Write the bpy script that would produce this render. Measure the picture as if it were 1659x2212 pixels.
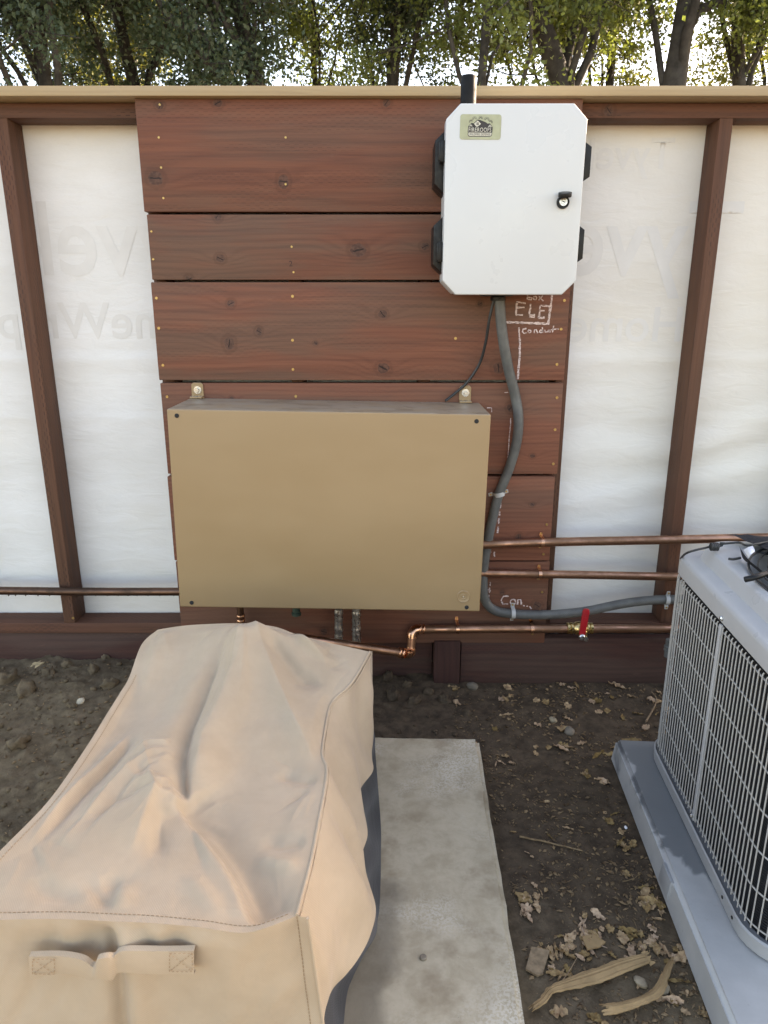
import bpy, bmesh, math, random
import numpy as np
from mathutils import Matrix, Vector, noise

# ---------------------------------------------------------------- scene, camera, light
for o in list(bpy.data.objects):
    bpy.data.objects.remove(o)
S = bpy.context.scene
COL = S.collection
rnd = random.Random(7)
R = math.radians

CAM_Z, PITCH, FPX = 1.24, R(16.1), 1534.0     # eye height; focal length in units of a 1659 x 2212 frame
cam = bpy.data.cameras.new('camera')
cam.sensor_fit = 'VERTICAL'
cam.sensor_height = 36.0
cam.lens = FPX / 2212 * 36.0
cam.clip_start, cam.clip_end = 0.02, 600.0
cam.dof.use_dof = True
cam.dof.focus_distance = 1.75
cam.dof.aperture_fstop = 14.0
co = bpy.data.objects.new('camera', cam)
COL.objects.link(co)
co.location = (0, 0, CAM_Z)
co.rotation_euler = (R(90) - PITCH, 0, 0)
S.camera = co

SUN_EL, SUN_AZ = R(26), R(60)                 # azimuth from +Y (beyond the fence) towards +X
w = bpy.data.worlds.new('World')
S.world = w
w.use_nodes = True
nt = w.node_tree
nt.nodes.clear()
sky = nt.nodes.new('ShaderNodeTexSky')
sky.sky_type = 'NISHITA'
sky.sun_disc = False
sky.sun_elevation = SUN_EL
sky.sun_rotation = SUN_AZ
sky.air_density, sky.dust_density, sky.ozone_density = 1.0, 1.3, 1.0
bg = nt.nodes.new('ShaderNodeBackground')
bg.inputs['Strength'].default_value = 0.13
wo = nt.nodes.new('ShaderNodeOutputWorld')
nt.links.new(sky.outputs[0], bg.inputs[0])
nt.links.new(bg.outputs[0], wo.inputs[0])

sl = bpy.data.lights.new('sun', 'SUN')
sl.energy = 5.0
sl.angle = R(0.5)
sl.color = (1.0, 0.94, 0.84)
so = bpy.data.objects.new('sun', sl)
COL.objects.link(so)
sd = Vector((math.sin(SUN_AZ) * math.cos(SUN_EL), math.cos(SUN_AZ) * math.cos(SUN_EL), math.sin(SUN_EL)))
so.rotation_euler = sd.to_track_quat('Z', 'Y').to_euler()
so.location = sd * 60

vs = S.view_settings
vs.view_transform = 'Standard'
vs.look = 'None'
vs.exposure = 2.46
vs.gamma = 1.0
vs.use_curve_mapping = False
try:
    vs.use_white_balance = True
    vs.white_balance_temperature = 8600
    vs.white_balance_tint = 18
except Exception:
    pass
S.cycles.use_denoising = True
S.cycles.max_bounces = 10
S.cycles.transparent_max_bounces = 12
S.cycles.sample_clamp_indirect = 6.0

# ---------------------------------------------------------------- helpers
CT, ST = math.cos(PITCH), math.sin(PITCH)
def at(px, py, Y=None, Z=None):
    """a point of the place seen in direction (px, py), at distance Y or at height Z"""
    x, y = (px - 829.5) / FPX, (1106 - py) / FPX
    d = Vector((x, CT + y * ST, -ST + y * CT))
    t = Y / d.y if Y is not None else (Z - CAM_Z) / d.z
    return Vector((0, 0, CAM_Z)) + d * t
def zat(py, Y):
    return at(829.5, py, Y=Y).z

WM = {}
def register(o, parent, M):
    COL.objects.link(o)
    o.matrix_basis = M
    WM[o] = M.copy()
    if parent is not None:
        o.parent = parent
        o.matrix_parent_inverse = WM[parent].inverted()
    return o
def MX(loc=(0, 0, 0), rot=(0, 0, 0), sc=(1, 1, 1)):
    from mathutils import Euler
    return Matrix.LocRotScale(Vector(loc), Euler(rot), Vector(sc))
def tag(o, label=None, cat=None, group=None, kind=None):
    if label: o['label'] = label
    if cat: o['category'] = cat
    if group: o['group'] = group
    if kind: o['kind'] = kind
    return o
def empty(name, loc, label, cat, group=None, rot=(0, 0, 0)):
    o = bpy.data.objects.new(name, None)
    o.empty_display_size = 0.1
    register(o, None, MX(loc, rot))
    return tag(o, label, cat, group)
def put(name, me, mat=None, parent=None, loc=(0, 0, 0), rot=(0, 0, 0), sc=(1, 1, 1), M=None):
    o = bpy.data.objects.new(name, me)
    if mat is not None and not me.materials:
        me.materials.append(mat)
    return register(o, parent, M if M is not None else MX(loc, rot, sc))

def mk(v, f, smooth=None, name='mesh'):
    me = bpy.data.meshes.new(name)
    me.from_pydata([tuple(p) for p in v], [], f)
    me.validate()
    if smooth is not None:
        for p in me.polygons: p.use_smooth = True
        me.update()
        if smooth < 179: me.set_sharp_from_angle(angle=R(smooth))
    return me
def from_bm(bm, smooth=None):
    me = bpy.data.meshes.new('mesh')
    bmesh.ops.recalc_face_normals(bm, faces=bm.faces[:])
    bm.to_mesh(me); bm.free()
    if smooth is not None:
        for p in me.polygons: p.use_smooth = True
        if smooth < 179: me.set_sharp_from_angle(angle=R(smooth))
    return me
def box(dx, dy, dz, bev=0.0, seg=2, c=(0, 0, 0)):
    bm = bmesh.new()
    bmesh.ops.create_cube(bm, size=1)
    bmesh.ops.scale(bm, vec=(dx, dy, dz), verts=bm.verts)
    if bev > 0:
        bmesh.ops.bevel(bm, geom=bm.edges[:], offset=bev, segments=seg, affect='EDGES', profile=0.6)
    bmesh.ops.translate(bm, vec=c, verts=bm.verts)
    return from_bm(bm, 50 if bev > 0 else None)
def prism(poly, y0, y1, bev=0.0, seg=2):
    """polygon in x,z pushed from y0 to y1"""
    bm = bmesh.new()
    a = [bm.verts.new((x, y0, z)) for x, z in poly]
    b = [bm.verts.new((x, y1, z)) for x, z in poly]
    n = len(poly)
    bm.faces.new(a); bm.faces.new(b[::-1])
    for i in range(n):
        bm.faces.new((a[i], b[i], b[(i + 1) % n], a[(i + 1) % n]))
    if bev > 0:
        bmesh.ops.bevel(bm, geom=bm.edges[:], offset=bev, segments=seg, affect='EDGES', profile=0.6)
    return from_bm(bm, 35)
def catmull(pts, n=8, closed=False):
    pts = [Vector(p) for p in pts]
    out = []
    N = len(pts)
    rng = range(N if closed else N - 1)
    for i in rng:
        if closed:
            p0, p1, p2, p3 = pts[i - 1], pts[i], pts[(i + 1) % N], pts[(i + 2) % N]
        else:
            p0, p1, p2, p3 = pts[max(i - 1, 0)], pts[i], pts[i + 1], pts[min(i + 2, N - 1)]
        for k in range(n):
            t = k / n
            out.append(0.5 * ((2 * p1) + (p2 - p0) * t + (2 * p0 - 5 * p1 + 4 * p2 - p3) * t * t + (3 * p1 - p0 - 3 * p2 + p3) * t ** 3))
    if not closed: out.append(pts[-1].copy())
    return out
def tube_vf(path, r, n=12, caps=True, off=0, closed=False):
    path = [Vector(p) for p in path]
    rs = r if isinstance(r, (list, tuple)) else [r] * len(path)
    v, f = [], []
    N = len(path)
    t0 = (path[1] - path[0]).normalized()
    up = Vector((0, 0, 1)) if abs(t0.z) < 0.9 else Vector((1, 0, 0))
    nrm = (up - t0 * up.dot(t0)).normalized()
    for i, p in enumerate(path):
        if closed: t = (path[(i + 1) % N] - path[i - 1])
        else: t = (path[min(i + 1, N - 1)] - path[max(i - 1, 0)])
        t = t.normalized() if t.length > 1e-9 else t0
        nrm = (nrm - t * nrm.dot(t)).normalized()
        b = t.cross(nrm)
        for k in range(n):
            a = 2 * math.pi * k / n
            v.append(p + (nrm * math.cos(a) + b * math.sin(a)) * rs[i])
    for i in range(N if closed else N - 1):
        j = (i + 1) % N
        for k in range(n):
            k2 = (k + 1) % n
            f.append((off + i * n + k, off + i * n + k2, off + j * n + k2, off + j * n + k))
    if caps and not closed:
        f.append(tuple(off + k for k in range(n))[::-1])
        f.append(tuple(off + (N - 1) * n + k for k in range(n)))
    return v, f
def tube(path, r, n=12, caps=True, closed=False, smooth=60):
    v, f = tube_vf(path, r, n, caps, 0, closed)
    return mk(v, f, smooth)
def tubes(list_of, smooth=60):
    V, F = [], []
    for path, r, n in list_of:
        v, f = tube_vf(path, r, n, True, len(V))
        V += v; F += f
    return mk(V, F, smooth)
def lathe(profile, n=24, axis='Z', smooth=35):
    """profile of (radius, height); axis of turning"""
    v, f = [], []
    for r, h in profile:
        for k in range(n):
            a = 2 * math.pi * k / n
            p = (r * math.cos(a), r * math.sin(a), h)
            if axis == 'Y': p = (p[0], p[2], p[1])
            if axis == 'X': p = (p[2], p[0], p[1])
            v.append(p)
    for i in range(len(profile) - 1):
        for k in range(n):
            k2 = (k + 1) % n
            f.append((i * n + k, i * n + k2, (i + 1) * n + k2, (i + 1) * n + k))
    f.append(tuple(range(n))[::-1])
    f.append(tuple((len(profile) - 1) * n + k for k in range(n)))
    bm = bmesh.new()
    me = mk(v, f)
    bm.from_mesh(me); bpy.data.meshes.remove(me)
    bmesh.ops.remove_doubles(bm, verts=bm.verts, dist=1e-6)
    return from_bm(bm, smooth)
def grid_mesh(P, smooth=60):
    """P[i][j] points"""
    n, m = len(P), len(P[0])
    v = [p for row in P for p in row]
    f = [(i * m + j, i * m + j + 1, (i + 1) * m + j + 1, (i + 1) * m + j) for i in range(n - 1) for j in range(m - 1)]
    return mk(v, f, smooth)
def text_mesh(body, size, align='CENTER', extrude=0.0, sx=1.0, fit=None, spacing=1.0, weight=0.012):
    c = bpy.data.curves.new('t', 'FONT')
    c.body = body; c.size = size; c.align_x = align; c.align_y = 'CENTER'; c.extrude = extrude
    c.offset = size * weight; c.space_character = spacing
    c.resolution_u = 4
    o = bpy.data.objects.new('t', c)
    COL.objects.link(o)
    dg = bpy.context.evaluated_depsgraph_get()
    me = bpy.data.meshes.new_from_object(o.evaluated_get(dg))
    bpy.data.objects.remove(o); bpy.data.curves.remove(c)
    for v in me.vertices: v.co.x *= sx
    if fit:
        xs = [v.co.x for v in me.vertices]; ys = [v.co.y for v in me.vertices]
        for v in me.vertices:
            v.co.x = (v.co.x - (min(xs) + max(xs)) / 2) * fit[0] / (max(xs) - min(xs)); v.co.y = (v.co.y - (min(ys) + max(ys)) / 2) * fit[1] / (max(ys) - min(ys))
    return me
def ribbon(path, width, nrm=(0, -1, 0), jitter=0.0):
    path = [Vector(p) for p in path]
    nrm = Vector(nrm)
    v, f = [], []
    for i, p in enumerate(path):
        t = (path[min(i + 1, len(path) - 1)] - path[max(i - 1, 0)]).normalized()
        s = t.cross(nrm).normalized() * width * 0.5 * (1 + rnd.uniform(-jitter, jitter))
        v += [p - s, p + s]
        if i: f.append((2 * i - 2, 2 * i - 1, 2 * i + 1, 2 * i))
    return v, f

# ---------------------------------------------------------------- materials
class NT:
    def __init__(s, name):
        s.m = bpy.data.materials.new(name)
        s.m.use_nodes = True
        s.t = s.m.node_tree
        s.t.nodes.clear()
        s.out = s.t.nodes.new('ShaderNodeOutputMaterial')
    def n(s, typ, inp=None, **kw):
        nd = s.t.nodes.new(typ)
        for k, v in kw.items(): setattr(nd, k, v)
        for k, v in (inp or {}).items(): s.set(nd.inputs[k], v)
        return nd
    def set(s, sock, v):
        if hasattr(v, 'links') and hasattr(v, 'is_output'): s.t.links.new(v, sock)
        elif isinstance(v, bpy.types.Node): s.t.links.new(v.outputs[0], sock)
        else:
            if isinstance(v, (tuple, list)) and len(v) == 3 and sock.type == 'RGBA': v = (*v, 1)
            sock.default_value = v
    def math(s, op, a, b=0.0, c=0.0, clamp=False):
        nd = s.t.nodes.new('ShaderNodeMath'); nd.operation = op; nd.use_clamp = clamp
        s.set(nd.inputs[0], a); s.set(nd.inputs[1], b); s.set(nd.inputs[2], c)
        return nd.outputs[0]
    def vmath(s, op, a, b=(0, 0, 0)):
        nd = s.t.nodes.new('ShaderNodeVectorMath'); nd.operation = op
        s.set(nd.inputs[0], a); s.set(nd.inputs[1], b)
        return nd.outputs['Value'] if op in ('LENGTH', 'DOT_PRODUCT', 'DISTANCE') else nd.outputs[0]
    def mix(s, f, a, b, mode='MIX'):
        nd = s.t.nodes.new('ShaderNodeMix'); nd.data_type = 'RGBA'; nd.blend_type = mode
        s.set(nd.inputs['Factor'], f); s.set(nd.inputs[6], a); s.set(nd.inputs[7], b)
        return nd.outputs[2]
    def ramp(s, f, stops):
        nd = s.t.nodes.new('ShaderNodeValToRGB')
        while len(nd.color_ramp.elements) < len(stops): nd.color_ramp.elements.new(0.5)
        for e, (p, c) in zip(nd.color_ramp.elements, stops):
            e.position = p
            e.color = (c, c, c, 1) if not isinstance(c, (tuple, list)) else (*c, 1)
        s.set(nd.inputs[0], f)
        return nd.outputs[0]
    def mapr(s, v, a, b, c=0.0, d=1.0):
        nd = s.n('ShaderNodeMapRange', {0: v, 1: a, 2: b, 3: c, 4: d}); nd.interpolation_type = 'SMOOTHSTEP'
        return nd.outputs[0]
    def noise(s, vec, scale, detail=4.0, rough=0.55, dist=0.0, out=0):
        nd = s.n('ShaderNodeTexNoise', {'Vector': vec, 'Scale': scale, 'Detail': detail, 'Roughness': rough, 'Distortion': dist})
        return nd.outputs[out]
    def obj(s, rand=True):
        tc = s.n('ShaderNodeTexCoord').outputs['Object']
        if not rand: return tc
        oi = s.n('ShaderNodeObjectInfo').outputs['Random']
        return s.vmath('ADD', tc, s.n('ShaderNodeCombineXYZ', {0: s.math('MULTIPLY', oi, 31.0), 1: s.math('MULTIPLY', oi, 17.0), 2: s.math('MULTIPLY', oi, 53.0)}).outputs[0])
    def bump(s, h, strength=0.3, dist=0.002, prev=None):
        nd = s.n('ShaderNodeBump', {'Height': h, 'Strength': strength, 'Distance': dist})
        if prev is not None: s.set(nd.inputs['Normal'], prev)
        return nd.outputs[0]
    def done(s, col, rough=0.6, metal=0.0, normal=None, spec=0.5, **kw):
        b = s.n('ShaderNodeBsdfPrincipled')
        s.set(b.inputs['Base Color'], col); s.set(b.inputs['Roughness'], rough); s.set(b.inputs['Metallic'], metal)
        s.set(b.inputs['Specular IOR Level'], spec)
        if normal is not None: s.set(b.inputs['Normal'], normal)
        for k, v in kw.items(): s.set(b.inputs[k], v)
        s.t.links.new(b.outputs[0], s.out.inputs['Surface'])
        return s.m

def wood(name, lo, hi, axis='X', knots=(), incise=0.5, weather=(0.16, 0.10, 0.07), wamt=0.5, ring=0.022, rough=0.72):
    """stained sawn timber; grain along the given axis; knots = (along, across, radius) in object space"""
    s = NT(name)
    p0 = s.obj(False)
    pr = s.obj(True)
    def sw(v):
        x = s.n('ShaderNodeSeparateXYZ', {0: v}).outputs
        return s.n('ShaderNodeCombineXYZ', {0: x[2], 1: x[1], 2: x[0]}).outputs[0]
    if axis == 'Z': p0, pr = sw(p0), sw(pr)
    stretch = s.vmath('MULTIPLY', pr, (0.9, 22.0, 34.0))
    grain = s.noise(stretch, 2.2, 7, 0.62, 0.35)
    fine = s.noise(s.vmath('MULTIPLY', pr, (4.0, 170.0, 230.0)), 2.0, 3, 0.6)
    low = s.noise(s.vmath('MULTIPLY', pr, (1.3, 3.0, 6.5)), 1.3, 4, 0.55)
    px = s.n('ShaderNodeSeparateXYZ', {0: pr}).outputs
    phase = s.math('ADD', s.math('DIVIDE', s.math('ADD', px[2], s.math('MULTIPLY', px[1], 0.35)), ring),
                   s.math('MULTIPLY', s.noise(s.vmath('MULTIPLY', pr, (0.55, 2.0, 2.2)), 2.0, 2, 0.45), 6.0))
    core = halos = cracks = None
    for (ka, kc, kr) in knots:
        d = s.vmath('MULTIPLY', s.vmath('SUBTRACT', p0, (ka, 0.0, kc)), (1.0, 0.0, 1.0))
        d2 = s.vmath('MULTIPLY', d, (0.42, 1.0, 1.0))
        L2 = s.math('DIVIDE', s.vmath('LENGTH', d2), kr * 2.1)
        phase = s.math('ADD', phase, s.math('MULTIPLY', s.math('EXPONENT', s.math('MULTIPLY', s.math('POWER', L2, 2.0), -1.0)), kr * 2.6 / ring))
        wob = s.math('MULTIPLY', s.noise(p0, 60.0, 2, 0.5), kr * 0.8)
        asp = 0.72 + 0.5 * abs(math.sin(ka * 91.7 + kc * 37.1))
        L = s.math('ADD', s.vmath('LENGTH', s.vmath('MULTIPLY', d, (1.0, 0.0, asp))), s.math('SUBTRACT', wob, kr * 0.4))
        ang = math.sin(ka * 53.0 + kc * 29.0) * 2.5
        ax_ = s.vmath('DOT_PRODUCT', d, (math.cos(ang), 0.0, math.sin(ang)))
        ay_ = s.vmath('DOT_PRODUCT', d, (-math.sin(ang), 0.0, math.cos(ang)))
        ck = s.math('MULTIPLY', s.mapr(s.math('ABSOLUTE', s.math('ADD', ax_, s.math('MULTIPLY', s.math('SUBTRACT', s.noise(p0, 90.0, 2, 0.5), 0.5), 0.006))), kr * 0.16, kr * 0.06), s.mapr(s.math('ABSOLUTE', ay_), kr * 1.0, kr * 0.7))
        cracks = ck if cracks is None else s.math('MAXIMUM', cracks, ck)
        c = s.mapr(L, kr * 1.30, kr * 0.95)
        halo = s.mapr(s.math('ABSOLUTE', s.math('SUBTRACT', s.math('DIVIDE', L, kr), 1.55)), 0.55, 0.1)
        halos = halo if halos is None else s.math('MAXIMUM', halos, halo)
        core = c if core is None else s.math('MAXIMUM', core, c)
    rings = s.math('MULTIPLY_ADD', s.math('SINE', s.math('MULTIPLY', phase, 6.2832)), 0.5, 0.5)
    rings = s.math('POWER', rings, 2.2)
    f = s.math('ADD', s.math('ADD', s.math('MULTIPLY', grain, 0.75), s.math('MULTIPLY', fine, 0.25)), s.math('MULTIPLY', rings, -0.085), clamp=True)
    col = s.mix(s.mapr(f, 0.06, 0.86), lo, hi)
    wm = s.math('MULTIPLY', s.mapr(low, 0.40, 0.62), wamt)
    col = s.mix(wm, col, s.mix(s.mapr(f, 0.06, 0.86), tuple(x * 0.60 for x in weather), tuple(x * 1.25 for x in weather)))
    # pale scuffs
    scuff = s.mapr(s.noise(s.vmath('MULTIPLY', pr, (5.0, 30.0, 26.0)), 1.9, 5, 0.7), 0.63, 0.78)
    col = s.mix(s.math('MULTIPLY', scuff, 0.25), col, (0.32, 0.17, 0.12))
    h = s.math('ADD', s.math('MULTIPLY', grain, 0.6), s.math('MULTIPLY', fine, 0.5))
    if core is not None:
        col = s.mix(s.math('MULTIPLY', halos, 0.22), col, tuple(x * 0.45 for x in lo))
        kcol = s.mix(s.mapr(s.noise(p0, 130.0, 3, 0.6), 0.35, 0.7), (0.045, 0.026, 0.020), (0.120, 0.062, 0.045))
        col = s.mix(s.math('MULTIPLY', core, 0.68), col, kcol)
        col = s.mix(s.math('MULTIPLY', cracks, 0.85), col, (0.012, 0.008, 0.007))
        h = s.math('SUBTRACT', h, s.math('MULTIPLY', core, 0.35))
    if incise > 0:
        xs = s.n('ShaderNodeSeparateXYZ', {0: pr}).outputs
        rows = s.math('DIVIDE', s.math('ADD', xs[2], xs[1]), 0.0075)
        rid = s.math('FLOOR', rows)
        rf = s.math('ABSOLUTE', s.math('SUBTRACT', s.math('FRACT', rows), 0.5))
        ln = s.math('ADD', s.math('DIVIDE', xs[0], 0.026), s.math('MULTIPLY', rid, 0.5))
        lf = s.math('ABSOLUTE', s.math('SUBTRACT', s.math('FRACT', ln), 0.5))
        dash = s.math('MULTIPLY', s.mapr(rf, 0.16, 0.07), s.mapr(lf, 0.27, 0.2))
        patch = s.mapr(s.noise(s.vmath('MULTIPLY', pr, (2.0, 6.0, 14.0)), 1.7, 2, 0.5), 0.42, 0.62)
        dash = s.math('MULTIPLY', s.math('MULTIPLY', dash, patch), incise)
        col = s.mix(dash, col, (0.030, 0.016, 0.012))
        h = s.math('SUBTRACT', h, s.math('MULTIPLY', dash, 0.8))
    nr = s.bump(h, 0.55, 0.0016)
    return s.done(col, s.mapr(grain, 0.2, 0.8, rough - 0.1, rough + 0.12), 0.0, nr, 0.35)

def plain(name, col, rough=0.5, metal=0.0, var=0.08, vs_=20.0, bumps=0.0, bscale=200.0, spec=0.5, coat=0.0, rvar=0.1, dirt=None):
    s = NT(name)
    p = s.obj(True)
    nz = s.noise(p, vs_, 5, 0.6)
    c = s.mix(s.mapr(nz, 0.25, 0.75), tuple(x * (1 - var) for x in col), tuple(min(1, x * (1 + var)) for x in col))
    if dirt:
        dn = s.mapr(s.noise(p, dirt[1], 6, 0.7), dirt[2], dirt[2] + 0.18)
        c = s.mix(s.math('MULTIPLY', dn, dirt[3]), c, dirt[0])
    nr = s.bump(s.noise(p, bscale, 3, 0.6), bumps, 0.001) if bumps > 0 else None
    return s.done(c, s.mapr(s.noise(p, vs_ * 2.3, 4, 0.6), 0.3, 0.7, max(0.02, rough - rvar), min(1, rough + rvar)), metal, nr, spec, **({'Coat Weight': coat} if coat else {}))

M = {}
STAIN_LO, STAIN_HI = (0.108, 0.036, 0.021), (0.250, 0.096, 0.056)
M['stud'] = wood('stud stained timber', (0.058, 0.022, 0.012), (0.165, 0.070, 0.040), 'Z', incise=0.9, wamt=0.35, weather=(0.12, 0.065, 0.04))
M['plate'] = wood('rail stained timber', (0.064, 0.024, 0.014), (0.170, 0.072, 0.043), 'X', incise=0.9, wamt=0.35, weather=(0.12, 0.066, 0.044), knots=((-0.62, 0.0, 0.012), (0.74, 0.0, 0.011)))
M['kick'] = wood('kick timber', (0.036, 0.014, 0.011), (0.105, 0.043, 0.032), 'X', incise=0.45, wamt=0.6, weather=(0.10, 0.062, 0.048))
M['post'] = wood('post timber', (0.030, 0.012, 0.010), (0.085, 0.034, 0.027), 'Z', incise=0.3, wamt=0.2)
M['cap'] = wood('tan painted cap', (0.36, 0.25, 0.135), (0.46, 0.335, 0.19), 'X', incise=0.0, wamt=0.3, weather=(0.42, 0.33, 0.22), ring=0.011, rough=0.6)

def m_wrap():
    s = NT('white house wrap')
    p = s.obj(False)
    q = s.vmath('MULTIPLY', p, (1.0, 1.0, 2.2))
    weave = s.noise(s.vmath('MULTIPLY', p, (70.0, 70.0, 420.0)), 1.6, 3, 0.7)
    cloud = s.noise(q, 3.2, 4, 0.55)
    col = s.mix(s.mapr(cloud, 0.3, 0.7), (0.775, 0.768, 0.735), (0.845, 0.842, 0.82))
    col = s.mix(s.math('MULTIPLY', s.mapr(weave, 0.35, 0.65), 0.10), col, (0.62, 0.60, 0.55))
    stain = s.mapr(s.noise(q, 1.1, 4, 0.6), 0.50, 0.70)
    col = s.mix(s.math('MULTIPLY', stain, 0.35), col, (0.70, 0.645, 0.53))
    xs = s.n('ShaderNodeSeparateXYZ', {0: p}).outputs
    ys = s.mapr(xs[0], 0.2, 1.3)
    col = s.mix(s.math('MULTIPLY', ys, 0.5), col, (0.76, 0.70, 0.585))
    wr = s.noise(s.vmath('MULTIPLY', p, (9.0, 9.0, 26.0)), 1.0, 4, 0.55, 0.6)
    nr = s.bump(wr, 0.35, 0.01)
    nr = s.bump(weave, 0.15, 0.001, nr)
    return s.done(col, 0.62, 0.0, nr, 0.3)
M['wrap'] = m_wrap()
M['wrap_print'] = plain('pale show-through print', (0.745, 0.732, 0.695), 0.65, var=0.04, vs_=14)

def m_chalk():
    s = NT('chalk')
    p = s.obj(False)
    nz = s.noise(s.vmath('MULTIPLY', p, (1, 1, 3.0)), 170.0, 3, 0.65)
    b = s.n('ShaderNodeBsdfPrincipled', {'Base Color': (0.74, 0.60, 0.57), 'Roughness': 0.95, 'Specular IOR Level': 0.1})
    tr = s.n('ShaderNodeBsdfTransparent')
    mx = s.n('ShaderNodeMixShader', {0: s.math('MULTIPLY', s.mapr(nz, 0.34, 0.52), 0.95), 1: tr, 2: b})
    s.t.links.new(mx.outputs[0], s.out.inputs['Surface'])
    return s.m
M['chalk'] = m_chalk()
M['screw'] = plain('brass screw head', (0.50, 0.33, 0.13), 0.38, 0.85, 0.2, 300)
M['white'] = plain('white moulded plastic', (0.605, 0.625, 0.615), 0.33, 0, 0.006, 3, 0.05, 400)
M['white_side'] = plain('white box side', (0.76, 0.77, 0.77), 0.40, 0, 0.02, 4)
M['black'] = plain('black plastic', (0.009, 0.0095, 0.0095), 0.42, 0, 0.2, 30, 0.1, 500, 0.3)
M['rubber'] = plain('matt black tube', (0.010, 0.0105, 0.011), 0.62, 0, 0.2, 30, 0.1, 500, 0.15)
M['dark_gap'] = plain('gasket', (0.02, 0.02, 0.02), 0.8)
M['steel'] = plain('zinc steel', (0.62, 0.62, 0.60), 0.30, 1.0, 0.12, 80)
M['plate_metal'] = plain('brushed nameplate', (0.36, 0.36, 0.235), 0.42, 0.45, 0.08, 30)
M['print_dark'] = plain('dark print', (0.035, 0.031, 0.028), 0.6)
M['print_light'] = plain('light print', (0.60, 0.58, 0.48), 0.5)
def m_tan():
    s = NT('tan painted steel')
    p = s.obj(False)
    n1 = s.noise(s.vmath('MULTIPLY', p, (1, 1, 2.2)), 2.6, 4, 0.55)
    col = s.mix(s.mapr(n1, 0.3, 0.7), (0.325, 0.215, 0.110), (0.352, 0.236, 0.124))
    up = s.n('ShaderNodeSeparateXYZ', {0: s.n('ShaderNodeNewGeometry').outputs['Normal']}).outputs[2]
    dust = s.math('MULTIPLY', s.mapr(up, 0.5, 0.9), s.mapr(s.noise(p, 14.0, 5, 0.6), 0.3, 0.6, 0.4, 0.85))
    col = s.mix(dust, col, (0.335, 0.275, 0.21))
    damp = s.math('MULTIPLY', s.mapr(up, 0.5, 0.9), s.mapr(s.noise(s.vmath('MULTIPLY', p, (0.8, 1.6, 1)), 13.0, 3, 0.6, 0.5), 0.55, 0.60))
    col = s.mix(s.math('MULTIPLY', damp, 0.5), col, (0.19, 0.135, 0.085))
    scr = s.mapr(s.noise(s.vmath('MULTIPLY', p, (26, 26, 12)), 2.0, 4, 0.7), 0.735, 0.78)
    col = s.mix(s.math('MULTIPLY', scr, 0.35), col, (0.46, 0.40, 0.31))
    nr = s.bump(s.noise(p, 380.0, 3, 0.6), 0.10, 0.001)
    nr = s.bump(s.noise(p, 3.5, 2, 0.5), 0.12, 0.02, nr)
    return s.done(col, s.mapr(n1, 0.3, 0.7, 0.40, 0.52), 0.0, nr, 0.45)
M['tan'] = m_tan()
def m_copper(name, c1, c2, mix0, rough):
    s = NT(name)
    p = s.obj(True)
    n1 = s.noise(s.vmath('MULTIPLY', p, (6, 10, 10)), 2.0, 6, 0.65)
    col = s.mix(s.mapr(n1, 0.35 + mix0, 0.68 + mix0), c1, c2)
    return s.done(col, s.mapr(n1, 0.3, 0.75, rough, rough + 0.25), s.mapr(n1, 0.4 + mix0, 0.8 + mix0, 1.0, 0.75), s.bump(n1, 0.05, 0.002))
M['copper'] = m_copper('copper pipe', (0.58, 0.31, 0.205), (0.26, 0.14, 0.085), -0.04, 0.30)
M['copper_old'] = m_copper('dull brown copper', (0.17, 0.095, 0.065), (0.085, 0.052, 0.036), 0.0, 0.38)
M['copper_new'] = m_copper('bright copper fitting', (0.80, 0.44, 0.28), (0.50, 0.26, 0.15), 0.05, 0.16)
M['brass'] = plain('brass valve', (0.62, 0.45, 0.20), 0.28, 1.0, 0.2, 60)
M['red'] = plain('red vinyl lever', (0.42, 0.012, 0.018), 0.42, 0, 0.12, 60)
M['foil'] = plain('crumpled foil wrap', (0.46, 0.44, 0.41), 0.33, 0.9, 0.3, 40, 0.9, 60)
M['clip'] = plain('grey plastic clip', (0.44, 0.45, 0.44), 0.5)
def m_conduit():
    s = NT('grey liquid tight conduit')
    p = s.obj(False)
    nz = s.noise(p, 24.0, 4, 0.6)
    col = s.mix(s.mapr(nz, 0.3, 0.7), (0.085, 0.088, 0.084), (0.128, 0.132, 0.125))
    z = s.n('ShaderNodeSeparateXYZ', {0: p}).outputs
    wv = s.math('SINE', s.math('MULTIPLY', s.math('ADD', z[2], z[0]), 6.2832 / 0.0065))
    return s.done(col, 0.45, 0, s.bump(wv, 0.22, 0.001), 0.45)
M['conduit'] = m_conduit()
M['cable'] = plain('black cable', (0.022, 0.024, 0.024), 0.45)

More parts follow.
